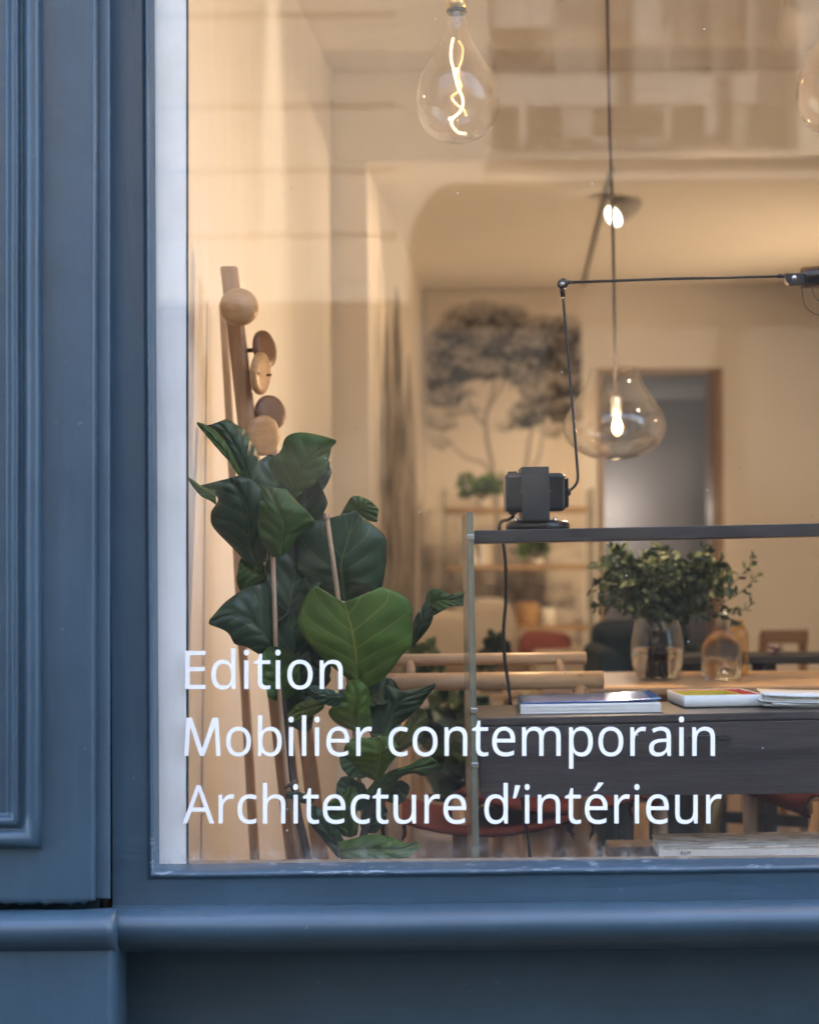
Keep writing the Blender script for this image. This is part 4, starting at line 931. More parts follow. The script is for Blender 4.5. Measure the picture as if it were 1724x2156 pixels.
# ================================================================== FIDDLE-LEAF FIGS
def mat_leaf(name, col, col2, vein, rough, vamt, trans=.2):
    m, nt, b = newmat(name)
    uv = N(nt, 'ShaderNodeUVMap').outputs[0]
    sp = N(nt, 'ShaderNodeSeparateXYZ'); L(nt, uv, sp.inputs[0])
    u = sp.outputs[0]; v = math_n(nt, 'ABSOLUTE', math_n(nt, 'MULTIPLY_ADD', sp.outputs[1], 2.0, -1.0))
    tc = N(nt, 'ShaderNodeTexCoord').outputs['Object']
    mot = noise(nt, tc, 28, 4, .6)
    mid = math_n(nt, 'LESS_THAN', v, math_n(nt, 'MULTIPLY_ADD', u, -.018, .030))
    uu = math_n(nt, 'SUBTRACT', u, math_n(nt, 'MULTIPLY', math_n(nt, 'POWER', v, .85), .30))
    uu = math_n(nt, 'ADD', uu, math_n(nt, 'MULTIPLY', noise(nt, tc, 16, 2), .045))
    sv = math_n(nt, 'ABSOLUTE', math_n(nt, 'SUBTRACT', math_n(nt, 'FRACT', math_n(nt, 'MULTIPLY', uu, 5.2)), .5))
    wid = math_n(nt, 'MULTIPLY_ADD', v, -.035, .052)
    lat = math_n(nt, 'SMOOTH_MIN', math_n(nt, 'LESS_THAN', sv, wid), 1.0, 0.0)
    vn = math_n(nt, 'MAXIMUM', mid, math_n(nt, 'MULTIPLY', lat, .75))
    base = mixc(nt, mot, col, col2)
    oi = N(nt, 'ShaderNodeObjectInfo').outputs['Random']
    base = mixc(nt, math_n(nt, 'MULTIPLY', oi, .45), base, tuple(c*1.5 for c in col2))
    worn = noise(nt, tc, 40, 3, .6)
    rim = math_n(nt, 'MULTIPLY', math_n(nt, 'GREATER_THAN', v, .955), math_n(nt, 'GREATER_THAN', worn, .54))
    spot = ramp(nt, noise(nt, tc, 62, 2, .4), [(.735, (0, 0, 0)), (.76, (1, 1, 1))])
    cc = mixc(nt, math_n(nt, 'MULTIPLY', vn, vamt), base, vein)
    cc = mixc(nt, math_n(nt, 'MULTIPLY', math_n(nt, 'MAXIMUM', rim, spot), .7), cc, (.10, .062, .022))
    dust = noise(nt, tc, 9, 4, .6)
    L(nt, mixc(nt, math_n(nt, 'MULTIPLY', dust, .05), cc, (.30, .32, .30)), b.inputs['Base Color'])
    L(nt, math_n(nt, 'MULTIPLY_ADD', dust, .25, rough - .08), b.inputs['Roughness'])
    hgt = math_n(nt, 'ADD', math_n(nt, 'MULTIPLY', sv, 1.1), math_n(nt, 'MULTIPLY', mot, .35))
    bump(nt, b, hgt, .45, .0035)
    b.inputs['Subsurface Weight'].default_value = 0
    out = nt.nodes['Material Output']
    tl = N(nt, 'ShaderNodeBsdfTranslucent'); L(nt, mixc(nt, .5, base, vein), tl.inputs[0])
    mx = N(nt, 'ShaderNodeMixShader'); mx.inputs[0].default_value = trans
    L(nt, b.outputs[0], mx.inputs[1]); L(nt, tl.outputs[0], mx.inputs[2]); L(nt, mx.outputs[0], out.inputs[0])
    return m
ML = {'d': mat_leaf('dark upper leaf', (.012, .036, .017), (.022, .054, .022), (.17, .20, .07), .38, .55, .15),
      'm': mat_leaf('mid green leaf', (.030, .082, .010), (.048, .112, .016), (.22, .22, .05), .46, .7, .3),
      'l': mat_leaf('pale leaf underside', (.050, .118, .010), (.076, .155, .016), (.34, .31, .06), .5, .8, .35),
      'o': mat_leaf('olive lit leaf', (.085, .118, .010), (.120, .150, .016), (.28, .17, .04), .55, .7, .4)}
def leaf(parent, base, tip, width, kind, face=0, bend=0, cup=.25, wave=1.0, notch=0, twist=0, seed=0):
    """fiddle shaped leaf from base to tip (photo x, photo y, depth), width in photo units;
    face turns it about its own axis, bend arches it towards (+) or away from the street"""
    b, t = P(*base), P(*tip)
    ax = t - b; Ln = ax.length; ax.normalize()
    nrm = Vector((0, -1, 0)); nrm = (nrm - ax*nrm.dot(ax)).normalized()
    sd = nrm.cross(ax).normalized()
    rot = Matrix.Rotation(R(face), 3, ax); nrm = rot @ nrm; sd = rot @ sd
    hw = width * S(base[2]) / 2
    rnd = random.Random(seed*31 + int(base[0]))
    ph = [rnd.uniform(0, 6.28) for _ in range(6)]
    nu, nv = 26, 16
    rows, uvs = [], []
    for i in range(nu+1):
        u = i/nu
        w = (.05 + 1.03*(math.sin(math.pi*min(1, u**.85))**.55 if 0 < u < 1 else 0))   # broad
        w *= (.74 + .36*u - .10*math.exp(-((u-.36)/.12)**2))                              # narrower towards the stalk, fiddle waist
        w *= min(1, u/.06)**.7
        row = []
        tw = R(twist)*u
        s2 = sd*math.cos(tw) + nrm*math.sin(tw); n2 = nrm*math.cos(tw) - sd*math.sin(tw)
        arch = bend*Ln*(math.sin(math.pi*u)*.55 - .25*u*u)
        for j in range(nv+1):
            v = 2*j/nv - 1
            av = abs(v)
            ed = 1 + .045*wave*av*math.sin(u*17 + ph[0] + (2 if v > 0 else 0)) + .03*wave*av*math.sin(u*29 + ph[1])
            x = v*hw*w*ed
            z = cup*hw*w*av**1.6 + arch + wave*hw*.10*av**2*math.sin(u*11 + ph[2] + (1.7 if v > 0 else 0)) + wave*hw*.05*av*math.sin(u*23+ph[3])
            # tissue swells between the lateral veins
            z += hw*.025*math.cos(2*math.pi*5.2*(u - .30*av**.85))*min(1, av*3)
            uo = u
            if notch: uo = u - notch*math.exp(-(v/.22)**2)*max(0, (u-.75)/.25) + notch*.35*math.exp(-((av-.5)/.3)**2)*max(0, (u-.75)/.25)
            row.append(b + ax*(uo*Ln) + s2*x + n2*z)
            uvs.append((u, j/nv))
        rows.append(row)
    m = MB(); m.grid(rows)
    me = bpy.data.meshes.new('leaf'); me.from_pydata(m.v, [], m.f)
    me.polygons.foreach_set('use_smooth', [True]*len(m.f))
    ul = me.uv_layers.new(name='UVMap')
    for lp in me.loops: ul.data[lp.index].uv = uvs[lp.vertex_index]
    me.materials.append(ML[kind])
    o = bpy.data.objects.new('leaf', me); C.objects.link(o); attach(o, parent)
    md = o.modifiers.new('t', 'SOLIDIFY'); md.thickness = .0007
    return o
def leaf2(parent, frame, mid, left, right, kind, Y0, Y1, yl=0.0, yr=0.0, cup=.006, ruffle=1.0, seed=0):
    """leaf built on measured midrib and rims; frame turns the tracing units into photo units;
    Y0, Y1 depth of stalk end and tip, yl / yr how far the two rims turn back"""
    fx, fy, fs = frame
    T = lambda q: (fx + q[0]*fs, fy + q[1]*fs)
    n = len(mid); nu, nv = 30, 18
    rnd = random.Random(seed*17 + 3); ph = [rnd.uniform(0, 6.28) for _ in range(6)]
    def cr(pts): return spline([Vector((*T(q), 0)) for q in pts], 6)
    M_, L_, R_ = cr(mid), cr(left), cr(right); m = len(M_)
    rows, uvs = [], []
    def at(c, u):
        q = u*(m-1); i = min(int(q), m-2); return lerp(c[i], c[i+1], q-i)
    for i in range(nu+1):
        u = i/nu; pm, pl, pr = at(M_, u), at(L_, u), at(R_, u)
        Yc = lerp(Y0, Y1, u) - .012*math.sin(math.pi*u)
        row = []
        for j in range(nv+1):
            v = 2*j/nv - 1; av = abs(v); side = pl if v < 0 else pr
            rm = 1 + ruffle*(.011*math.sin(u*14 + ph[0] + (2 if v > 0 else 0)) + .007*math.sin(u*27 + ph[1]))*av**3
            x = pm.x + (side.x-pm.x)*av**.94*rm; y = pm.y + (side.y-pm.y)*av**.94*rm
            dY = (yl if v < 0 else yr)*av**1.4 - cup*(1-(2*av-1)**2)*.5
            dY += ruffle*(.0045*av**2*math.sin(u*13 + ph[2] + (1.7 if v > 0 else 0)) + .0022*av*math.sin(u*27 + ph[3]))
            dY -= .0012*math.cos(2*math.pi*5.2*(u - .30*av**.85))*min(1, av*3)
            dY += .004*math.exp(-(v/.08)**2)
            row.append(P(x, y, Yc + dY)); uvs.append((u, j/nv))
        rows.append(row)
    mb = MB(); mb.grid(rows)
    me = bpy.data.meshes.new('leaf'); me.from_pydata(mb.v, [], mb.f)
    me.polygons.foreach_set('use_smooth', [True]*len(mb.f))
    ul = me.uv_layers.new(name='UVMap')
    for lp in me.loops: ul.data[lp.index].uv = uvs[lp.vertex_index]
    me.materials.append(ML[kind])
    o = bpy.data.objects.new('leaf', me); C.objects.link(o); attach(o, parent)
    md = o.modifiers.new('t', 'SOLIDIFY'); md.thickness = .0007
    return o
def pot(t, x, Y):
    c = P(x, 1800, Y); c.z = FZ
    MB().lathe([(0, 0), (.085, 0), (.095, .01), (.115, .21), (.118, .225), (.110, .225), (.105, .20), (0, .195)], c, 32).build('pot', M_pot, t)
    return c
f1 = thing('fiddle_leaf_fig', 'tall fiddle leaf fig with dark leaves in front of the coat stand', 'plant', (P(655, 1815, .40).x, .40, FZ), 'fiddle leaf figs in the window')
c = pot(f1, 670, .40)
st = spline([P(566, 1075, .36), P(572, 1180, .37), P(580, 1300, .38), P(594, 1440, .38), P(604, 1540, .38), P(613, 1620, .38), P(624, 1700, .38), P(650, 1815, .38), P(672, 1980, .39), c + Vector((0, 0, .19))], 5)
MB().tube(st, [lerp(4.2, 10, i/(len(st)-1))*S(.38) for i in range(len(st))], 9).build('stem', M_bark, f1)
MB().tube([P(624, 1645, .38), P(612, 1652, .36), P(600, 1660, .345)], [.005, .004, .002], 7).build('twig', M_bark, f1)
MB().tube([P(572.5, 1108, .325), P(581, 1380, .345), P(604, 1640, .365), P(668, 2080, .40)], 5.0*S(.33), 10).build('stake', M_stake, f1)
# leaves of the left fig
FA, FB, FC, FD = (384.3, 849.9, .2572), (606.0, 1019.8, .2229), (554.3, 1367.0, .2658), (332.6, 1071.6, .3858)
leaf2(f1, FA, [(560,680),(520,540),(470,420),(410,310),(350,220),(290,150)], [(540,690),(450,570),(395,440),(340,330),(280,240),(200,180)], [(620,560),(612,400),(560,300),(512,215),(432,165),(360,120)], 'd', .35, .29, .006, .022, seed=1)
leaf2(f1, FA, [(480,600),(400,470),(330,380),(250,290),(180,215),(120,155)], [(470,612),(385,482),(310,398),(230,302),(165,228),(113,160)], [(492,590),(425,450),(393,380),(310,258),(230,190),(124,148)], 'm', .31, .26, .0, .012, .002, .4, seed=2)
leaf2(f1, FA, [(880,720),(940,600),(1010,500),(1080,420),(1160,355),(1255,302)], [(790,650),(705,490),(800,380),(862,262),(1020,236),(1240,290)], [(910,778),(1010,712),(1122,612),(1200,450),(1218,365),(1258,316)], 'm', .33, .27, .012, -.004, seed=3)
leaf2(f1, FA, [(930,800),(1000,780),(1080,690),(1150,600),(1190,530),(1200,470)], [(900,765),(960,735),(1030,645),(1100,565),(1150,495),(1192,455)], [(1040,912),(1088,880),(1112,780),(1182,660),(1224,560),(1212,468)], 'd', .40, .38, .0, .012, seed=4)
leaf2(f1, FA, [(275,790),(230,750),(180,720),(130,690),(85,650),(45,605)], [(280,834),(222,794),(160,764),(110,714),(74,668),(43,612)], [(270,708),(230,700),(190,688),(140,662),(96,630),(46,597)], 'm', .24, .20, .004, .014, .002, .4, seed=5)
leaf2(f1, FA, [(600,1310),(545,1150),(540,980),(520,830),(450,700),(380,610)], [(540,1320),(385,1155),(252,1020),(232,900),(285,775),(150,668)], [(690,1290),(700,1120),(705,960),(690,820),(600,650),(470,584)], 'd', .34, .28, .010, .010, seed=6)
leaf2(f1, FA, [(810,1250),(815,1100),(820,1000),(790,900),(750,800),(690,680)], [(740,1260),(640,1120),(615,980),(628,860),(640,760),(645,672)], [(900,1185),(940,1100),(1090,990),(1040,905),(940,800),(850,698)], 'm', .31, .26, .008, .014, seed=7)
leaf2(f1, FA, [(690,1440),(630,1400),(575,1370),(530,1340),(500,1320),(468,1290)], [(640,1490),(560,1525),(480,1535),(448,1480),(443,1420),(460,1305)], [(690,1370),(680,1320),(640,1288),(590,1266),(540,1248),(480,1262)], 'm', .38, .35, .006, .006, seed=9)
leaf2(f1, FD, [(640,800),(600,720),(540,650),(470,590),(390,580),(276,622)], [(640,560),(620,470),(580,412),(470,438),(370,508),(284,604)], [(630,806),(560,797),(490,757),(420,737),(378,672),(288,634)], 'd', .36, .29, .010, .012, seed=10)
leaf(f1, (604, 1140, .385), (566, 958, .375), 120, 'd', face=10, bend=.05, cup=.3, wave=.7, seed=71)
leaf(f1, (640, 1150, .39), (622, 985, .385), 130, 'd', face=-10, bend=.05, cup=.3, wave=.7, seed=72)
leaf(f1, (620, 1210, .385), (655, 1060, .38), 110, 'd', face=12, bend=.05, cup=.3, wave=.7, seed=73)
leaf(f1, (606, 1290, .385), (640, 1085, .375), 140, 'd', face=12, bend=.05, cup=.3, seed=8)
leaf(f1, (610, 1380, .40), (604, 1200, .40), 165, 'd', face=-20, bend=.05, cup=.3, seed=11)
leaf(f1, (612, 1490, .40), (640, 1275, .40), 150, 'd', face=15, bend=.06, cup=.3, seed=12)
leaf(f1, (600, 1475, .37), (574, 1362, .33), 92, 'm', face=10, bend=.1, cup=.3, seed=13)
leaf2(f1, FC, [(490,440),(420,450),(350,470),(290,490),(240,510),(192,530)], [(470,480),(410,520),(340,555),(280,575),(235,572),(195,545)], [(480,405),(420,395),(350,400),(290,425),(240,455),(190,515)], 'o', .38, .35, .006, .006, seed=14)
leaf(f1, (602, 1430, .39), (648, 1540, .40), 70, 'd', face=20, bend=.06, cup=.3, seed=15)
leaf(f1, (622, 1300, .41), (664, 1430, .40), 120, 'd', face=30, bend=.06, cup=.3, seed=16)
leaf(f1, (664, 1460, .42), (640, 1360, .41), 110, 'd', face=-10, bend=.06, cup=.3, seed=17)

f2 = thing('fiddle_leaf_fig', 'fiddle leaf fig with one large pale green leaf beside the desk', 'plant', (P(770, 1815, .44).x, .44, FZ), 'fiddle leaf figs in the window')
c = pot(f2, 772, .46)
st = spline([P(756, 1445, .36), P(768, 1500, .38), P(790, 1560, .40), P(798, 1610, .40), P(790, 1660, .40), P(772, 1730, .40), P(762, 1790, .41), P(764, 1900, .43), c + Vector((0, 0, .19))], 5)
MB().tube(st, [lerp(4.5, 10, i/(len(st)-1))*S(.38) for i in range(len(st))], 9).build('stem', M_bark, f2)
MB().tube([P(688, 1088, .335), P(701, 1180, .338), P(713, 1268, .342), P(742, 1500, .40), P(768, 1760, .44), P(770, 2050, .46)], 5.0*S(.34), 10).build('stake', M_stake, f2)
MB().lathe([(0, .006), (6.2*S(.33), .005), (6.6*S(.33), -.006), (5*S(.33), -.008)], P(688, 1086, .335), 14).build('stake_tip', M_stake, f2)
leaf2(f2, FB, [(548,1110),(525,970),(505,850),(505,740),(560,540),(640,246)], [(500,1100),(330,1020),(120,880),(62,700),(112,412),(470,298)], [(600,1095),(760,1020),(890,960),(934,700),(905,480),(720,318)], 'd', .40, .35, .008, .010, .010, seed=20)
leaf2(f2, FB, [(640,300),(660,255),(690,220),(730,195),(775,185),(825,200)], [(495,290),(545,200),(590,128),(650,106),(720,126),(795,160)], [(725,335),(775,348),(840,354),(850,300),(858,240),(838,200)], 'm', .42, .40, .004, .010, .004, .6, seed=21)
leaf2(f2, FB, [(690,1925),(660,1790),(645,1660),(630,1520),(605,1380),(565,1240),(528,1118)], [(670,1922),(520,1802),(340,1662),(190,1500),(93,1300),(160,1075),(262,956)], [(735,1938),(905,1842),(1060,1640),(1165,1500),(1184,1290),(1130,1085),(890,968)], 'l', .34, .26, .006, .006, .010, .8, seed=23)
leaf2(f2, FB, [(1170,1535),(1220,1400),(1260,1320),(1290,1240),(1320,1170),(1330,1110)], [(1165,1505),(1178,1380),(1188,1290),(1228,1213),(1268,1150),(1298,1088)], [(1190,1530),(1282,1422),(1347,1330),(1373,1250),(1370,1190),(1345,1125)], 'd', .38, .34, .004, .010, .004, .5, seed=24)
leaf2(f2, FB, [(1340,1160),(1390,1110),(1450,1090),(1530,1095),(1600,1080),(1662,1060)], [(1293,1085),(1335,1002),(1420,988),(1520,1036),(1600,1030),(1668,1006)], [(1380,1242),(1420,1218),(1480,1182),(1550,1152),(1612,1150),(1657,1152)], 'm', .35, .31, .004, -.006, .003, .5, seed=25)
leaf2(f2, FC, [(690,360),(630,370),(560,370),(490,360),(420,340),(352,305)], [(660,402),(600,437),(540,452),(470,432),(390,392),(348,332)], [(680,328),(640,318),(580,328),(510,313),(440,288),(358,283)], 'd', .33, .29, .010, .012, -.004, .6, seed=26)
leaf2(f2, FC, [(750,660),(720,580),(725,500),(735,420),(730,340),(700,243)], [(720,650),(600,602),(515,510),(555,448),(628,388),(655,288)], [(862,645),(857,560),(848,460),(847,380),(827,300),(762,246)], 'l', .36, .31, .008, .010, seed=27)
leaf2(f2, FC, [(955,695),(1000,580),(1040,460),(1110,400),(1220,350),(1362,273)], [(868,662),(848,520),(950,398),(968,288),(1100,328),(1345,278)], [(1000,672),(1092,592),(1184,512),(1264,430),(1322,350),(1367,290)], 'd', .38, .33, .010, .006, seed=28)
leaf2(f2, FC, [(960,900),(1060,790),(1130,700),(1190,600),(1240,540),(1262,478)], [(940,840),(1000,720),(1080,650),(1140,568),(1188,510),(1238,463)], [(980,912),(1100,812),(1204,740),(1294,612),(1304,540),(1278,478)], 'o', .40, .37, .004, .008, seed=30)
leaf2(f2, FC, [(900,1045),(910,960),(920,890),(930,830),(930,770),(900,698)], [(860,1035),(780,992),(738,930),(678,880),(636,790),(700,705)], [(930,1035),(985,942),(1046,860),(1064,800),(1054,740),(975,686)], 'l', .38, .32, .008, .008, seed=29)
leaf2(f2, FC, [(850,1200),(950,1060),(1050,990),(1150,960),(1270,930),(1388,905)], [(808,1130),(900,1030),(1020,958),(1130,928),(1250,868),(1335,853)], [(900,1252),(1012,1132),(1082,1022),(1182,987),(1292,1007),(1394,932)], 'm', .40, .34, .006, .012, .004, .8, seed=31)
leaf2(f2, FC, [(400,1210),(350,1190),(310,1175),(260,1165),(220,1160),(176,1165)], [(380,1232),(330,1227),(290,1217),(240,1193),(210,1187),(178,1187)], [(410,1178),(360,1158),(320,1143),(270,1128),(220,1128),(178,1136)], 'd', .36, .33, .004, .004, .003, .5, seed=33)
leaf2(f2, FC, [(625,1645),(580,1540),(520,1470),(460,1400),(410,1330),(368,1258)], [(590,1655),(518,1572),(448,1482),(388,1412),(348,1340),(343,1248)], [(655,1562),(622,1480),(582,1420),(532,1350),(472,1288),(402,1238)], 'd', .37, .31, .008, .006, seed=32)
leaf2(f2, FC, [(690,1495),(660,1400),(650,1320),(640,1250),(660,1180),(702,1088)], [(640,1485),(556,1422),(498,1340),(468,1260),(560,1188),(650,1108)], [(742,1475),(753,1400),(743,1310),(748,1230),(751,1160),(734,1098)], 'm', .36, .31, .008, .008, seed=34)
leaf2(f2, FC, [(590,1620),(700,1600),(830,1590),(960,1590),(1090,1580),(1234,1530)], [(580,1528),(700,1503),(850,1468),(1000,1488),(1120,1533),(1227,1518)], [(640,1722),(740,1732),(860,1732),(1000,1707),(1130,1662),(1226,1592)], 'l', .32, .26, .014, -.010, .006, .8, seed=35)
leaf(f2, (770, 1530, .40), (846, 1500, .38), 84, 'm', face=-14, bend=.1, cup=.3, wave=.6, seed=401)
leaf(f2, (784, 1620, .41), (716, 1592, .39), 70, 'm', face=12, bend=.1, cup=.3, wave=.6, seed=402)
leaf(f2, (776, 1700, .40), (716, 1640, .38), 66, 'd', face=-12, bend=.1, cup=.3, wave=.6, seed=403)
leaf(f2, (766, 1500, .40), (700, 1480, .39), 70, 'o', face=-12, bend=.1, cup=.3, wave=.6, seed=404)
leaf(f2, (765, 1475, .39), (840, 1452, .37), 76, 'd', face=-40, bend=.1, cup=.3, seed=281)
leaf(f2, (792, 1660, .41), (862, 1660, .40), 66, 'd', face=30, bend=.10, cup=.3, seed=311)
leaf(f2, (770, 1755, .41), (800, 1685, .40), 56, 'd', face=10, bend=.1, cup=.3, seed=36)
leaf(f2, (700, 1240, .41), (634, 1112, .40), 90, 'd', face=-25, bend=.12, cup=.3, seed=22)

# ================================================================== COAT STAND
cs = thing('coat_stand', 'leaning ash wood coat stand with round disc hooks by the side wall', 'coat stand', (P(628, 1830, .8).x, .82, FZ))
def pole(p0, p1, w0, w1, name='pole', mat=M_rack, d=.85):
    m = MB(); rows = []
    for i in range(9):
        t = i/8; c = lerp(p0, p1, t); w = lerp(w0, w1, t); n = 14; row = []
        for k_ in range(n):
            a = 2*math.pi*k_/n; ca, sa = math.cos(a), math.sin(a)
            row.append(c + Vector((math.copysign(abs(ca)**.6, ca)*w, math.copysign(abs(sa)**.6, sa)*w*d, 0)))
        rows.append(row)
    m.grid(rows, True, True); m.add(rows[0], [tuple(range(14))]); m.add(rows[-1], [tuple(range(14))])
    return m.build(name, mat, cs, bevel=.003)
def fl_(p, q):   # extend a measured line down to the floor
    t = (p.z - FZ)/(p.z - q.z); return lerp(p, q, t)
pA0, pA1 = P(482, 562, .80), P(620, 1770, .74)
pole(pA0, fl_(pA0, pA1), 18.5*S(.8), 24*S(.8))
pB0, pB1 = P(566, 900, .86), P(676, 1815, .70)
pole(pB0, fl_(pB0, pB1), 12*S(.8), 20*S(.8), mat=M_rack)
pC0, pC1 = P(469, 640, .92), P(484, 900, .90)
pole(pC0, fl_(pC0, pC1), 8*S(.9), 11*S(.9), mat=M_ash)
def disc(x, y, Y, r, phi, tilt, mat, peg, thick=.016, dome=0):
    c = P(x, y, Y); k = S(Y); n = Vector((math.sin(R(phi)), -math.cos(R(phi)), math.sin(R(tilt)))).normalized()
    pr = [(0, thick/2 + dome), (r*k*.55, thick/2 + dome*.75), (r*k*.86, thick/2 + dome*.25), (r*k*.97, thick/2*.6), (r*k, 0), (r*k*.97, -thick/2*.6), (r*k*.86, -thick/2), (0, -thick/2)]
    o = MB(); o.lathe(pr, c, 40, n); o = o.build('disc_hook', mat, cs)
    MB().tube([c - n*(thick/2), P(peg[0], peg[1], peg[2])], .005, 8).build('peg', M_disc_d, cs)
disc(503, 646, .70, 41, 12, 8, M_disc_l, (495, 650, .80), .022, .012)
disc(557, 735, .80, 40.5, 62, 6, M_disc_d, (508, 738, .81))
disc(548, 786, .76, 45.5, 73, -4, M_disc_l, (515, 789, .80))
disc(569, 869, .80, 38, 40, 6, M_disc_d, (522, 870, .80))
disc(554, 917, .74, 43, 44, -6, M_disc_l, (530, 915, .79))
MB().tube([P(562, 790, .745), P(571, 789, .74)], .003, 8).build('peg_end', M_disc_d, cs)

# ================================================================== TABLE GROUP
TZ = EYE - .306
tb = thing('dining_table', 'long oak dining table behind the desk', 'table', (P(1500, 0, 1.3).x, 1.33, FZ))
MB().box((P(1128, 0, 1.07).x, 1.07, TZ-.024), (P(2150, 0, 1.07).x, 1.60, TZ)).build('table_top', M_oak, tb, bevel=.008, seg=3)
MB().box((P(1200, 0, 1.16).x, 1.16, TZ-.07), (P(2080, 0, 1.16).x, 1.185, TZ-.025)).box((P(1200, 0, 1.16).x, 1.50, TZ-.07), (P(2080, 0, 1.16).x, 1.525, TZ-.025)).build('apron', M_oak, tb)
for (xa, xb, ya, yb) in ((1508, 1408, 1.22, 1.10), (1440, 1545, 1.28, 1.42), (1500, 1455, 1.36, 1.52), (2000, 1900, 1.22, 1.10), (1950, 2060, 1.28, 1.42)):
    a = P(xa, 0, ya); a.z = TZ-.03; b = P(xb, 0, yb); b.z = FZ
    a2 = P(lerp(xa, xb, -.35), 0, ya); a2.z = TZ-.03
    MB().tube([a2, b], .017, 8).build('leg', M_oldbrass, tb)
# vase with olive branches
vs = thing('glass_vase', 'clear glass vase of water on the table under the olive branches', 'vase', P(1384, 1437, 1.3))
k = S(1.3); vc = Vector((P(1384, 1437, 1.3).x, 1.3, TZ + .001))
MB().lathe([(0, 0), (40*k, 0), (44*k, 3*k), (53*k, 30*k), (56*k, 55*k), (54.5*k, 80*k), (50*k, 105*k), (44*k, 136*k), (43*k, 137.5*k), (42*k, 136*k)], vc, 40).build('glass', M_vase, vs)
MB().lathe([(0, 4*k), (41*k, 4*k), (51*k, 30*k), (54*k, 55*k), (53.5*k, 66*k), (0, 66*k)], vc, 36).build('water', M_water, vs)
def sprig(mb, path, n, ln, wd, rr, up=.4):
    """pairs of narrow leaves along a twig"""
    for i in range(n):
        t = .12 + .88*i/n
        q = t*(len(path)-1); a = int(q); p = lerp(path[a], path[min(a+1, len(path)-1)], q-a)
        d = (path[min(a+1, len(path)-1)] - path[max(a-1, 0)]).normalized()
        for sgn in (-1, 1):
            o = Vector((rr.uniform(-1, 1), rr.uniform(-1, 1), rr.uniform(-1, 1))); o = (o - d*o.dot(d)).normalized()*1.0
            dir_ = (d*up + o).normalized(); s_ = dir_.cross(Vector((rr.uniform(-1, 1), rr.uniform(-1, 1), rr.uniform(-.3, 1)))).normalized()
            L_ = ln*rr.uniform(.7, 1.2); W = wd*rr.uniform(.8, 1.2); nn = dir_.cross(s_)
            pts = [p, p + dir_*L_*.3 + s_*W*.8, p + dir_*L_*.65 + s_*W, p + dir_*L_ - nn*L_*.08, p + dir_*L_*.65 - s_*W, p + dir_*L_*.3 - s_*W*.8]
            mb.add(pts, [(0, 1, 2, 3), (0, 3, 4, 5)])
rr = random.Random(5)
br = thing('olive_branches', 'bunch of leafy olive branches standing in the glass vase', 'branches', vc + Vector((0, 0, .03)))
fo = MB(); tw = MB(); rootp = vc + Vector((0, 0, .02))
for i in range(64):
    tx = 1248 + 288*(i+.5)/64 + rr.uniform(-14, 14); ty = rr.uniform(1146, 1215) if i % 2 else rr.uniform(1210, 1302)
    if tx < 1270 or tx > 1515: ty = max(ty, rr.uniform(1165, 1210))
    e = P(tx, ty, 1.3 + rr.uniform(-.13, .14)); mth = P(1384 + (tx-1384)*.16, 1304, 1.3 + (e.y-1.3)*.15)
    md_ = lerp(mth, e, .5) + Vector((0, 0, .02)); path = spline([rootp + Vector((rr.uniform(-.02, .02), rr.uniform(-.02, .02), 0)), mth, md_, e], 6)
    tw.tube(path, [.0015*(1-.7*j/(len(path)-1)) for j in range(len(path))], 5, caps=False)
    sprig(fo, path[5:], 26, .029, .0064, rr)
for (pts, n) in (([(1430, 1296), (1500, 1262), (1550, 1222), (1578, 1190), (1590, 1168)], 13), ([(1440, 1298), (1520, 1270), (1568, 1240), (1600, 1205)], 9), ([(1450, 1300), (1515, 1290), (1552, 1290), (1590, 1268)], 8), ([(1455, 1300), (1520, 1296), (1548, 1318)], 8)):
    path = spline([P(x, y, 1.28) for x, y in pts], 5); tw.tube(path, .0013, 5, caps=False); sprig(fo, path, n, .026, .0050, rr, .7)
o = fo.build('foliage', M_olive, br, recalc=False); o['kind'] = 'stuff'
tw.build('twigs', M_twig, br)
# smoked carafe and amber jar
cf = thing('smoked_carafe', 'smoky brown glass carafe beside the vase on the table', 'carafe', P(1508, 1434, 1.33))
c = Vector((P(1507, 0, 1.30).x, 1.30, TZ+.001)); k = S(1.30)
MB().lathe([(0, 0), (36*k, 0), (41*k, 4*k), (42.5*k, 20*k), (42*k, 62*k), (39*k, 74*k), (30*k, 88*k), (18*k, 100*k), (12*k, 112*k), (11*k, 135*k), (13*k, 139*k)], c, 36).build('glass', M_smoke, cf)
MB().lathe([(0, 3*k), (35*k, 3*k), (40*k, 8*k), (41*k, 42*k), (0, 42*k)], c, 36).build('water', M_water, cf)
aj = thing('amber_jar', 'amber glass jar behind the smoky carafe', 'jar', P(1545, 1432, 1.45))
c = Vector((P(1543, 0, 1.45).x, 1.45, TZ+.001))
MB().lathe([(0, 0), (19*k, 0), (21*k, 4*k), (21*k, 88*k), (17*k, 100*k), (10*k, 108*k), (9*k, 118*k)], c, 28).build('glass', M_amber, aj)

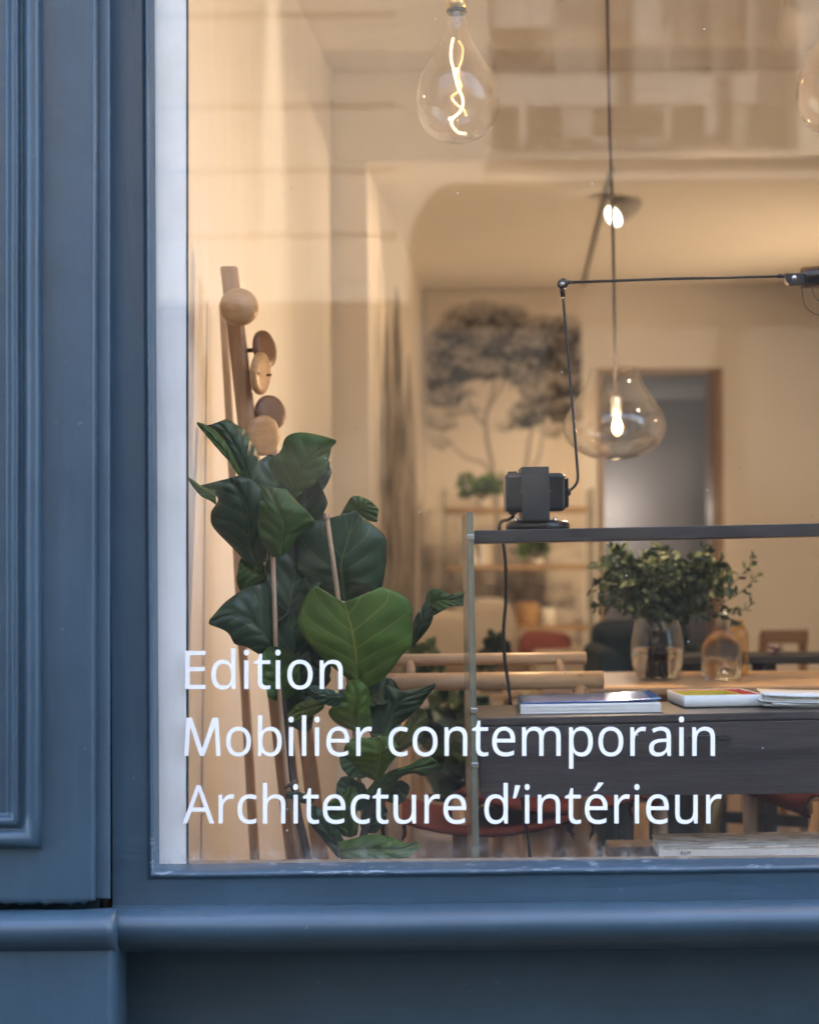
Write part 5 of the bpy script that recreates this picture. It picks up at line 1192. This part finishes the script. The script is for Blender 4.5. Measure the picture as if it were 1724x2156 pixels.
ac = thing('armchair', 'dark teal velvet armchair behind the glass vase', 'armchair', (P(1365, 0, 2.6).x, 2.8, FZ))
M_teal = plain('dark teal velvet', (.012, .030, .042), .85, var=.3, vscale=9)
xa, xb = P(1258, 0, 2.6).x, P(1476, 0, 2.6).x
MB().box((xa, 2.9, FZ+.12), (xb, 3.02, P(1365, 1306, 2.9).z)).build('backrest', M_teal, ac, bevel=.05, seg=4)
MB().box((xa+.02, 2.45, FZ+.14), (xb-.02, 2.92, FZ+.44)).build('seat', M_teal, ac, bevel=.04, seg=4)
for x in (xa, xb): MB().box((x-.03, 2.45, FZ+.12), (x+.04, 2.98, P(1365, 1362, 2.6).z)).build('armrest', M_teal, ac, bevel=.03, seg=4)
for x in (xa+.02, xb-.02):
    for y in (2.5, 2.95): MB().tube([(x, y, FZ), (x, y, FZ+.15)], .012, 8).build('leg', M_black, ac)
# -- wooden chairs and stools with burgundy leather
def dowel(a, b, r, n=14):
    return MB().tube([Vector(a), Vector(b)], r, n)
def make_stool(name, label, cat, back):
    t = thing(name, label, cat)
    hw, dd, sh = .205, .21, .46
    for sx in (-1, 1):
        for sy in (-1, 1):
            top = .80 if (back and sy < 0) else sh + .015
            dowel((sx*hw, sy*dd, 0), (sx*hw, sy*dd, top), .0175).build('leg', M_ash, t)
        dowel((sx*hw, -dd-.012, sh), (sx*hw, dd+.012, sh), .020).build('seat_rail', M_ash, t)
        dowel((sx*hw, -dd, .16), (sx*hw, dd, .16), .012).build('stretcher', M_ash, t)
    m = MB(); rows = []
    for i in range(9):
        y = -dd - .006 + (2*dd+.012)*i/8; row = []
        for a in stations(-200, 90, 8): row.append(Vector((-hw + .029*math.cos(R(180-a))*1, y, sh + .029*math.sin(R(a)))))
        for j in range(1, 8):
            x = -hw + 2*hw*j/8; row.append(Vector((x, y, sh + .024 - .035*math.sin(math.pi*j/8))))
        for a in stations(90, -200, 8): row.append(Vector((hw + .029*math.cos(R(a)), y, sh + .029*math.sin(R(a)))))
        rows.append(row)
    m.grid(rows); o = m.build('leather_seat', M_leather, t); md = o.modifiers.new('t', 'SOLIDIFY'); md.thickness = .004
    if back:
        dowel((-hw-.05, -dd, .785), (hw+.05, -dd, .785), .0195).build('back_rail', M_ash_h, t)
        dowel((-hw-.02, -dd+.05, .83), (hw+.02, -dd+.05, .83), .0135).build('top_rail', M_ash_h, t)
        for sx in (-1, 1): dowel((sx*hw*.8, -dd+.01, .79), (sx*hw*.8, -dd+.05, .83), .010).build('rail_spacer', M_ash, t)
    return t
ch = make_stool('chair', 'pale wood chair with round back rail and burgundy leather seat beside the fig', 'chair', True)
cc = P(1000, 0, .72); ch.location = (cc.x + .005, .72 + .21, FZ); ch.rotation_euler.z = R(2)
s1 = make_stool('stool', 'wooden stool with burgundy leather sling seat seen under the desk', 'stool', False); s1['group'] = 'leather stools at the table'
s1.location = (P(1185, 0, .86).x, 1.02, FZ + .035); s1.rotation_euler.z = R(-14)
s2 = copy_tree(s1); s2['label'] = 'wooden stool with burgundy leather seat under the desk at the right edge'
s2.location = (P(1850, 0, .86).x, 1.05, FZ + .03); s2.rotation_euler.z = R(9)

# -- black table further back
bt = thing('black_table', 'black steel framed table behind the dining table', 'table', (P(1640, 0, 1.9).x, 2.0, FZ))
BY = 1.78
xa, xb = P(1375, 0, BY).x, P(1950, 0, BY).x; zt = P(1640, 1381, BY).z
MB().box((xa, BY, zt-.024), (xb, BY+.22, zt)).build('table_top', M_black, bt, bevel=.003)
for x in (P(1612, 0, BY).x, P(1905, 0, BY).x):
    for y in (BY+.03, BY+.19): MB().box((x-.016, y-.016, FZ), (x+.016, y+.016, zt-.025)).build('leg', M_black, bt)
zc_ = P(1600, 1722, BY).z
MB().prism([(P(1505, 0, BY).x, BY+.02, zc_+.016), (P(1905, 0, BY).x, BY+.02, zc_-.02), (P(1905, 0, BY).x, BY+.02, zc_-.055), (P(1505, 0, BY).x, BY+.02, zc_-.016)], (0, .012, 0)).build('cross_bar', M_black, bt)
pf = thing('purple_flower', 'tiny purple flower on the black table', 'flower', P(1632, 1380, 1.85))
m = MB(); rr = random.Random(9); cb = P(1632, 1372, 1.85)
for i in range(16):
    d = Vector((rr.uniform(-1, 1), rr.uniform(-1, 1), rr.uniform(-.3, 1))).normalized(); s_ = d.cross(Vector((0, 0, 1))).normalized()*.008
    m.add([cb, cb + d*.02 + s_, cb + d*.035, cb + d*.02 - s_], [(0, 1, 2, 3)])
m.tube([cb, cb - Vector((0, 0, .02))], .002, 6)
m.build('petals', plain('purple petals', (.10, .03, .09), .6), pf)
# wooden bench chair at the far side
wc = thing('wooden_chair', 'brown wooden chair behind the black table', 'chair', (P(1640, 0, 3.3).x, 3.4, FZ))
x0, x1 = P(1588, 0, 3.3).x, P(1688, 0, 3.3).x
za = P(1640, 1326, 3.3).z; M_wc = wood('reddish wood', (.34, .19, .10), (.22, .11, .06), (1, 8, 8), 8)
MB().box((x0, 3.28, za-.05), (x1, 3.30, za)).build('backrest', M_wc, wc, bevel=.006)
MB().box((x0, 3.3, za-.42), (x1, 3.7, za-.39)).build('seat', M_wc, wc, bevel=.006)
for x in (x0+.015, x1-.015):
    MB().box((x-.014, 3.3, FZ), (x+.014, 3.328, za-.02)).build('leg', M_wc, wc); MB().box((x-.014, 3.66, FZ), (x+.014, 3.688, za-.42)).build('leg', M_wc, wc)

# ================================================================== REAR: SEATING, SHELVES, MURALS
def cushion(name, label, c, sx, sy, sz, mat, rot=(0, 0, 0), group=None):
    M3 = Euler(rot).to_matrix(); rows = []
    for i in range(13):
        ph = math.pi*i/12 - math.pi/2; row = []
        for j in range(28):
            th = 2*math.pi*j/28
            x, y, z = math.cos(ph)*math.cos(th), math.sin(ph), math.cos(ph)*math.sin(th)
            f = lambda q, e: math.copysign(abs(q)**e, q)
            row.append(Vector(c) + M3 @ Vector((f(x, .55)*sx, f(y, .9)*sy*(1-.35*(abs(x)**4)), f(z, .55)*sz)))
        rows.append(row)
    m = MB(); m.grid(rows, True, True); o = m.build(name, mat)
    return tag(o, label, 'cushion', group)
sf = thing('sofa', 'cream upholstered sofa before the rear shelves', 'sofa', (P(1030, 0, 3.4).x, 3.5, FZ))
sx0, sx1 = P(880, 0, 3.3).x, P(1232, 0, 3.3).x; sz = P(1000, 1395, 3.3).z
MB().box((sx0, 3.3, FZ+.10), (sx1, 3.95, sz-.10)).build('seat_base', M_cream, sf, bevel=.03, seg=4)
MB().box((sx0, 3.80, FZ+.12), (sx1, 3.98, P(1000, 1335, 3.8).z)).build('backrest', M_cream, sf, bevel=.05, seg=4)
MB().box((P(1120, 0, 3.2).x, 3.2, FZ+.10), (P(1232, 0, 3.2).x, 3.9, P(1200, 1374, 3.2).z)).build('armrest', M_cream, sf, bevel=.012, seg=3)
cushion('cushion', 'cream cushion leaning at the end of the sofa by the fig', P(935, 1345, 3.5), .115, .05, .11, M_cream, (0, R(8), R(10)), 'sofa cushions')
cushion('cushion', 'large cream cushion at the middle of the sofa', P(1020, 1338, 3.55), .13, .05, .13, M_cream, (0, R(-7), R(-8)), 'sofa cushions')
cushion('cushion', 'red cushion above the armrest of the sofa', P(1148, 1360, 3.5), .10, .055, .055, M_red, (0, R(4), R(5)), 'sofa cushions')
# shelves
SH = 5.45
sh = thing('shelf_unit', 'oak shelves on glass uprights before the tree mural', 'shelves', (P(1090, 0, SH).x, SH, FZ))
ax0, ax1 = P(930, 0, SH).x, P(1228, 0, SH).x
for y in (1068, 1190, 1318): MB().box((ax0, SH, P(1080, y+11, SH).z), (ax1, SH+.26, P(1080, y, SH).z)).build('shelf', M_oak, sh, bevel=.002)
for x in (926, 1238):
    X = P(x, 0, SH).x; MB().box((X-.004, SH-.02, FZ), (X+.004, SH+.28, P(1080, 1030, SH).z)).build('glass_upright', M_edgeglass, sh)
def lathe_obj(name, label, cat, x, ybase, Y, prof, mat, group=None, n=24):
    k = S(Y); c = P(x, ybase, Y); m = MB(); m.lathe([(r*k, h*k) for r, h in prof], c, n); o = m.build(name, mat); return tag(o, label, cat, group)
ys = 1189.5
lathe_obj('white_cone', 'white cone shaped ornament on the middle shelf', 'ornament', 985, ys, SH+.1, [(0, 0), (26, 0), (26, 3), (5, 58), (0, 60)], M_white_obj)
for i, (x, w, h, mt, lb) in enumerate(((1018, 7, 44, M_paper, 'pale upright book beside the white cone on the shelf'), (1030, 6, 50, M_cream, 'cream upright book in the middle of the shelf'), (1041, 6, 46, M_blind, 'grey upright book on the shelf before the cable'))):
    a = P(x-w, ys, SH+.06); b = P(x+w, ys-h, SH+.06)
    t = thing('upright_book', lb, 'book', a, 'books on the middle shelf')
    MB().box((a.x, a.y, a.z), (b.x, a.y+.12, b.z)).build('cover', mt, t, bevel=.002); MB().box((a.x+.003, a.y+.002, b.z-.003), (b.x-.003, a.y+.117, b.z+.0015)).build('pages', M_paper, t)
def bush(name, label, cat, base, tips, n, ln, wd, mat, seed, potp=None, foliage='foliage'):
    rr = random.Random(seed); t = thing(name, label, cat, base)
    fo = MB(); tw = MB()
    for e in tips:
        mid_ = lerp(base, e, .5) + Vector((rr.uniform(-.02, .02), rr.uniform(-.02, .02), .03)); path = spline([base, mid_, e], 6)
        tw.tube(path, .003, 5, caps=False); sprig(fo, path[2:], n, ln, wd, rr, .5)
    o = fo.build(foliage, mat, t, recalc=False); o['kind'] = 'stuff'; tw.build('stems', M_twig, t)
    if potp: MB().lathe([(r, h) for r, h in potp[1]], base + Vector((0, 0, potp[0])), 24).build('pot', potp[2], t)
    return t
bs = P(1015, 1058, SH+.12)
bush('shelf_plant', 'small bright green plant on the top shelf', 'plant', bs, [P(x, y, SH+.1+.05*math.sin(x)) for x, y in ((968, 1012), (985, 1004), (1000, 1020), (1020, 1006), (1040, 1012), (1058, 1008), (975, 1035), (1050, 1030), (1062, 1022))], 9, .05, .015, M_herb, 3, (-.022, [(0, 0), (.03, 0), (.035, .03), (0, .03)], M_white_obj))
bs = P(1130, 1180, SH+.12)
bush('shelf_plant', 'small green plant on the middle shelf behind the desk lamp', 'plant', bs, [P(x, y, SH+.1) for x, y in ((1096, 1150), (1110, 1142), (1126, 1140), (1146, 1146), (1152, 1160), (1090, 1165))], 8, .045, .013, M_herb, 4, (-.022, [(0, 0), (.03, 0), (.035, .03), (0, .03)], M_white_obj))
lathe_obj('basket', 'small woven basket on the bottom shelf', 'basket', 1109, 1317.5, SH+.12, [(0, 0), (23, 0), (26, 10), (27, 40), (24, 50), (22, 48), (0, 44)], M_basket)
lathe_obj('cup', 'white cup on the bottom shelf beside the basket', 'cup', 1153, 1317.5, SH+.10, [(0, 0), (14, 0), (16, 5), (17, 36), (15, 37), (14, 10), (0, 8)], M_white_obj)
a, b = P(1006, 1317.5, SH+.05), P(1058, 1262, SH+.05)
bxo = thing('white_box', 'white lidded box on the bottom shelf', 'box', a)
MB().box((a.x, a.y, a.z), (b.x, a.y+.16, b.z)).build('box_body', M_white_obj, bxo, bevel=.003); MB().box((a.x-.003, a.y-.003, b.z-.02), (b.x+.003, a.y+.163, b.z+.003)).build('lid', M_white_obj, bxo, bevel=.003)
# dark plants behind the chair
b0 = P(955, 1640, 1.75); b0.z = FZ + .30
bush('floor_plant', 'dark leafy plant on the floor behind the chair', 'plant', b0, [P(x, y, 1.75 + .1*math.sin(x*1.3)) for x, y in ((930, 1455), (950, 1440), (975, 1450), (995, 1470), (925, 1500), (1000, 1520), (965, 1500), (940, 1560), (985, 1580), (1005, 1560), (915, 1540))], 10, .075, .022, M_fern, 6, (-.30, [(0, 0), (.09, 0), (.11, .28), (.115, .30), (0, .28)], M_pot))
b0 = P(1035, 1420, 2.75)
bush('table_plant', 'small dark plant before the cream cushions', 'plant', b0, [P(x, y, 2.75) for x, y in ((1012, 1395), (1022, 1372), (1036, 1350), (1050, 1348), (1056, 1372), (1048, 1392), (1030, 1380))], 7, .05, .016, M_fern, 8, (-.06, [(0, 0), (.04, 0), (.045, .06), (0, .06)], M_pot))
stt = thing('plant_stool', 'small wooden stand under the dark plant by the sofa', 'stand', (b0.x, b0.y, FZ))
MB().lathe([(0, -.02), (.10, -.02), (.10, 0), (0, 0)], b0 + Vector((0, 0, -.061)), 24).build('stand_top', M_ash, stt)
for a in (0, 120, 240):
    d = Vector((math.cos(R(a)), math.sin(R(a)), 0)); MB().tube([b0 + d*.05 + Vector((0, 0, -.08)), Vector((b0.x, b0.y, FZ)) + d*.1], .01, 8).build('leg', M_ash, stt)
b0 = P(885, 1445, 2.0)
bush('trailing_plant', 'dark feathery plant between the fig and the chair rail', 'plant', b0, [P(x, y, 2.0) for x, y in ((868, 1400), (880, 1372), (900, 1362), (914, 1372), (905, 1400), (925, 1395), (895, 1420))], 7, .045, .012, M_fern, 12, (-.10, [(0, 0), (.05, 0), (.055, .10), (0, .10)], M_pot))
st2 = thing('plant_stool', 'wooden stand hidden behind the fig leaves', 'stand', (b0.x, b0.y, FZ))
MB().lathe([(0, -.02), (.10, -.02), (.10, 0), (0, 0)], b0 + Vector((0, 0, -.101)), 24).build('stand_top', M_ash, st2)
for a in (0, 120, 240):
    d = Vector((math.cos(R(a)), math.sin(R(a)), 0)); MB().tube([b0 + d*.05 + Vector((0, 0, -.12)), Vector((b0.x, b0.y, FZ)) + d*.1], .01, 8).build('leg', M_ash, st2)

# -- murals: printed wall panels, the print computed as vertex colours
def vnoise(x, y, seed, octs=4):
    r = np.random.default_rng(seed); out = np.zeros_like(x); amp = 1.0; tot = 0
    for o_ in range(octs):
        G = r.random((64, 64)); f = 2**o_
        xi, yi = x*f, y*f; x0 = np.floor(xi).astype(int); y0 = np.floor(yi).astype(int); fx, fy = xi-x0, yi-y0
        fx = fx*fx*(3-2*fx); fy = fy*fy*(3-2*fy); x0 %= 64; y0 %= 64; x1 = (x0+1) % 64; y1 = (y0+1) % 64
        out += amp*((G[y0, x0]*(1-fx)+G[y0, x1]*fx)*(1-fy) + (G[y1, x0]*(1-fx)+G[y1, x1]*fx)*fy); tot += amp; amp *= .55
    return out/tot
def mural(name, label, p00, ux, uz, w, h, nx, nz, inkf):
    X, Zz = np.meshgrid(np.linspace(0, w, nx), np.linspace(0, h, nz)); ink = np.clip(inkf(X, Zz), 0, 1)
    vs = [(p00 + ux*float(a) + uz*float(b)) for a, b in zip(X.ravel(), Zz.ravel())]
    fs = [(j*nx+i, j*nx+i+1, (j+1)*nx+i+1, (j+1)*nx+i) for j in range(nz-1) for i in range(nx-1)]
    me = bpy.data.meshes.new(name); me.from_pydata(vs, [], fs)
    at = me.color_attributes.new('print', 'FLOAT_COLOR', 'POINT')
    pc = np.array((.76, .70, .62)); ic = np.array((.030, .026, .024)); cols = np.ones((X.size, 4), dtype=np.float32)
    cols[:, :3] = pc*(1-ink.ravel()[:, None]) + ic*ink.ravel()[:, None]
    at.data.foreach_set('color', cols.ravel())
    m, nt, b = newmat(name + ' print'); vc_ = N(nt, 'ShaderNodeVertexColor'); vc_.layer_name = 'print'; L(nt, vc_.outputs[0], b.inputs['Base Color']); b.inputs['Roughness'].default_value = .85
    me.materials.append(m); o = bpy.data.objects.new(name, me); C.objects.link(o)
    return tag(o, label, 'mural')
kk = S(5.99); p00 = P(901, 1440, 5.992); W_, H_ = (1231-901)*kk, (1440-612)*kk
def seg_ink(X, Z, pts, r0, r1):
    out = np.zeros_like(X)
    for i in range(len(pts)-1):
        (ax_, az), (bx_, bz_) = pts[i], pts[i+1]; dx, dz = bx_-ax_, bz_-az; t = np.clip(((X-ax_)*dx+(Z-az)*dz)/(dx*dx+dz*dz+1e-9), 0, 1)
        d = np.hypot(X-ax_-t*dx, Z-az-t*dz); f = (i + t)/(len(pts)-1); rad = r0 + (r1-r0)*f
        out = np.maximum(out, np.clip(1.5 - d/rad, 0, 1))
    return out
def tree_ink(X, Z):
    x = 901 + X/kk; y = 1440 - Z/kk     # the panel's own measuring grid
    n1 = vnoise(x/26, y/22, 3); n2 = vnoise(x/9, y/8, 4); n3 = vnoise(x/60, y/60, 5)
    xd = x + (n1-.5)*34 + (n2-.5)*14; yd = y + (vnoise(x/24, y/20, 8)-.5)*32 + (vnoise(x/8, y/8, 9)-.5)*12
    ink = np.zeros_like(x)
    for (cx_, cy_, rx, ry, s_) in ((1018, 664, 66, 30, .95), (962, 690, 42, 34, .9), (1078, 672, 44, 34, .95), (1010, 712, 84, 26, 1.0), (928, 738, 40, 42, 1.0), (1075, 730, 56, 36, 1.1), (1000, 742, 70, 22, .95), (1020, 780, 78, 24, 1.1), (938, 792, 48, 34, 1.1),
                                   (1150, 688, 44, 28, .95), (1196, 700, 42, 40, 1.0), (1186, 752, 54, 40, 1.1), (1128, 742, 50, 44, 1.05), (1112, 792, 50, 26, 1.0), (1202, 806, 40, 36, 1.0), (1150, 822, 60, 26, .9), (1152, 856, 66, 26, 1.15), (1110, 880, 44, 22, 1.05), (1194, 872, 44, 24, 1.05),
                                   (932, 838, 48, 22, .8), (970, 826, 36, 18, .7), (980, 864, 44, 14, .6), (928, 892, 40, 14, .6), (930, 930, 34, 12, .5), (1208, 912, 34, 14, .6), (1160, 905, 40, 12, .5), (1060, 900, 22, 16, .45)):
        q = ((xd-cx_)/rx)**2 + ((yd-cy_)/ry)**2; body = np.clip((1.25-q)*2.2, 0, 1)
        shade = .42 + .58*np.clip((yd-cy_)/ry*.6 + (xd-cx_)/rx*.25 + .45, 0, 1)
        ink = np.where(body*s_ > .05, ink*(1-body*.6) + body*s_*shade*(.4 + .6*np.maximum(body, 0)), ink); ink = np.clip(ink, 0, 1.15)
    n4 = vnoise(x/5, y/5, 21, 3)
    ink = np.clip(ink*(.05 + 1.0*n2 + .9*n4), 0, 1)
    tr_ = np.maximum.reduce([seg_ink(x, y, [(1052, 1440), (1050, 1100), (1046, 1040), (1040, 980), (1030, 930), (1026, 880), (1042, 830), (1052, 780)], 6.5, 3), seg_ink(x, y, [(1044, 1015), (1022, 975), (985, 965), (962, 945)], 3.6, 2), seg_ink(x, y, [(1028, 900), (1000, 870), (985, 830), (975, 800)], 3.2, 2), seg_ink(x, y, [(1034, 860), (1060, 820), (1066, 790)], 3, 2), seg_ink(x, y, [(1104, 1440), (1110, 1000), (1118, 930), (1132, 880)], 4.5, 3), seg_ink(x, y, [(1112, 1020), (1140, 960), (1150, 900)], 3.2, 2)])
    ink = np.maximum(ink, tr_*.62)
    ink = np.maximum(ink, np.clip((n3-.45)*1.4, 0, .5)*np.clip((y-1080)/60, 0, 1))
    ink = np.maximum(ink, np.clip((n1-.35)*1.6, 0, .75)*np.clip((y-1190)/60, 0, 1))
    ink = np.maximum(ink, .35*np.clip((n1-.4)*2, 0, 1)*np.exp(-((y-1050)/30)**2)*(x < 1000))
    return ink*np.clip((x-901)/3, 0, 1)
mural('tree_mural', 'grey printed mural of a broad tree on the rear wall', p00, Vector((1, 0, 0)), Vector((0, 0, 1)), W_, H_, 190, 330, tree_ink)
wdir = Vector((WD.x-WC.x, WD.y-WC.y, 0)).normalized(); wn_ = Vector((wdir.y, -wdir.x, 0))
def cyp_ink(X, Z):    # X metres along the wall, Z metres up
    n1 = vnoise(X*5, Z*2.2, 13); n2 = vnoise(X*16, Z*6, 14); xd = X + (n1-.5)*.22
    ink = np.zeros_like(X)
    for (c_, half, ztop, zbase, s_) in ((.20, .15, 2.16, .9, .8), (.50, .40, 1.82, .0, 1.0), (1.05, .48, 2.0, .0, 1.0), (1.62, .50, 1.78, .0, .95)):
        t = np.clip((ztop-Z)/(ztop-zbase), 0, 1); hw_ = half*np.sqrt(np.clip(t*2.2, 0, 1))*(1-.15*t)
        ink = np.maximum(ink, s_*np.clip((hw_-np.abs(xd-c_))/.10, 0, 1)*(Z < ztop)*(Z > zbase-.1))
    n5 = vnoise(X*9, Z*10, 31); ink *= np.clip(.10 + 1.1*n2*(.45 + .9*n1) + .7*(n5-.4), 0, 1)
    return ink*.9
mural('cypress_mural', 'grey printed mural of tall cypresses on the side wall', Vector((WC.x, WC.y+.02, FZ+.25)) + wdir*.12 + wn_*.004, wdir, Vector((0, 0, 1)), 2.35, 2.3, 170, 230, cyp_ink)
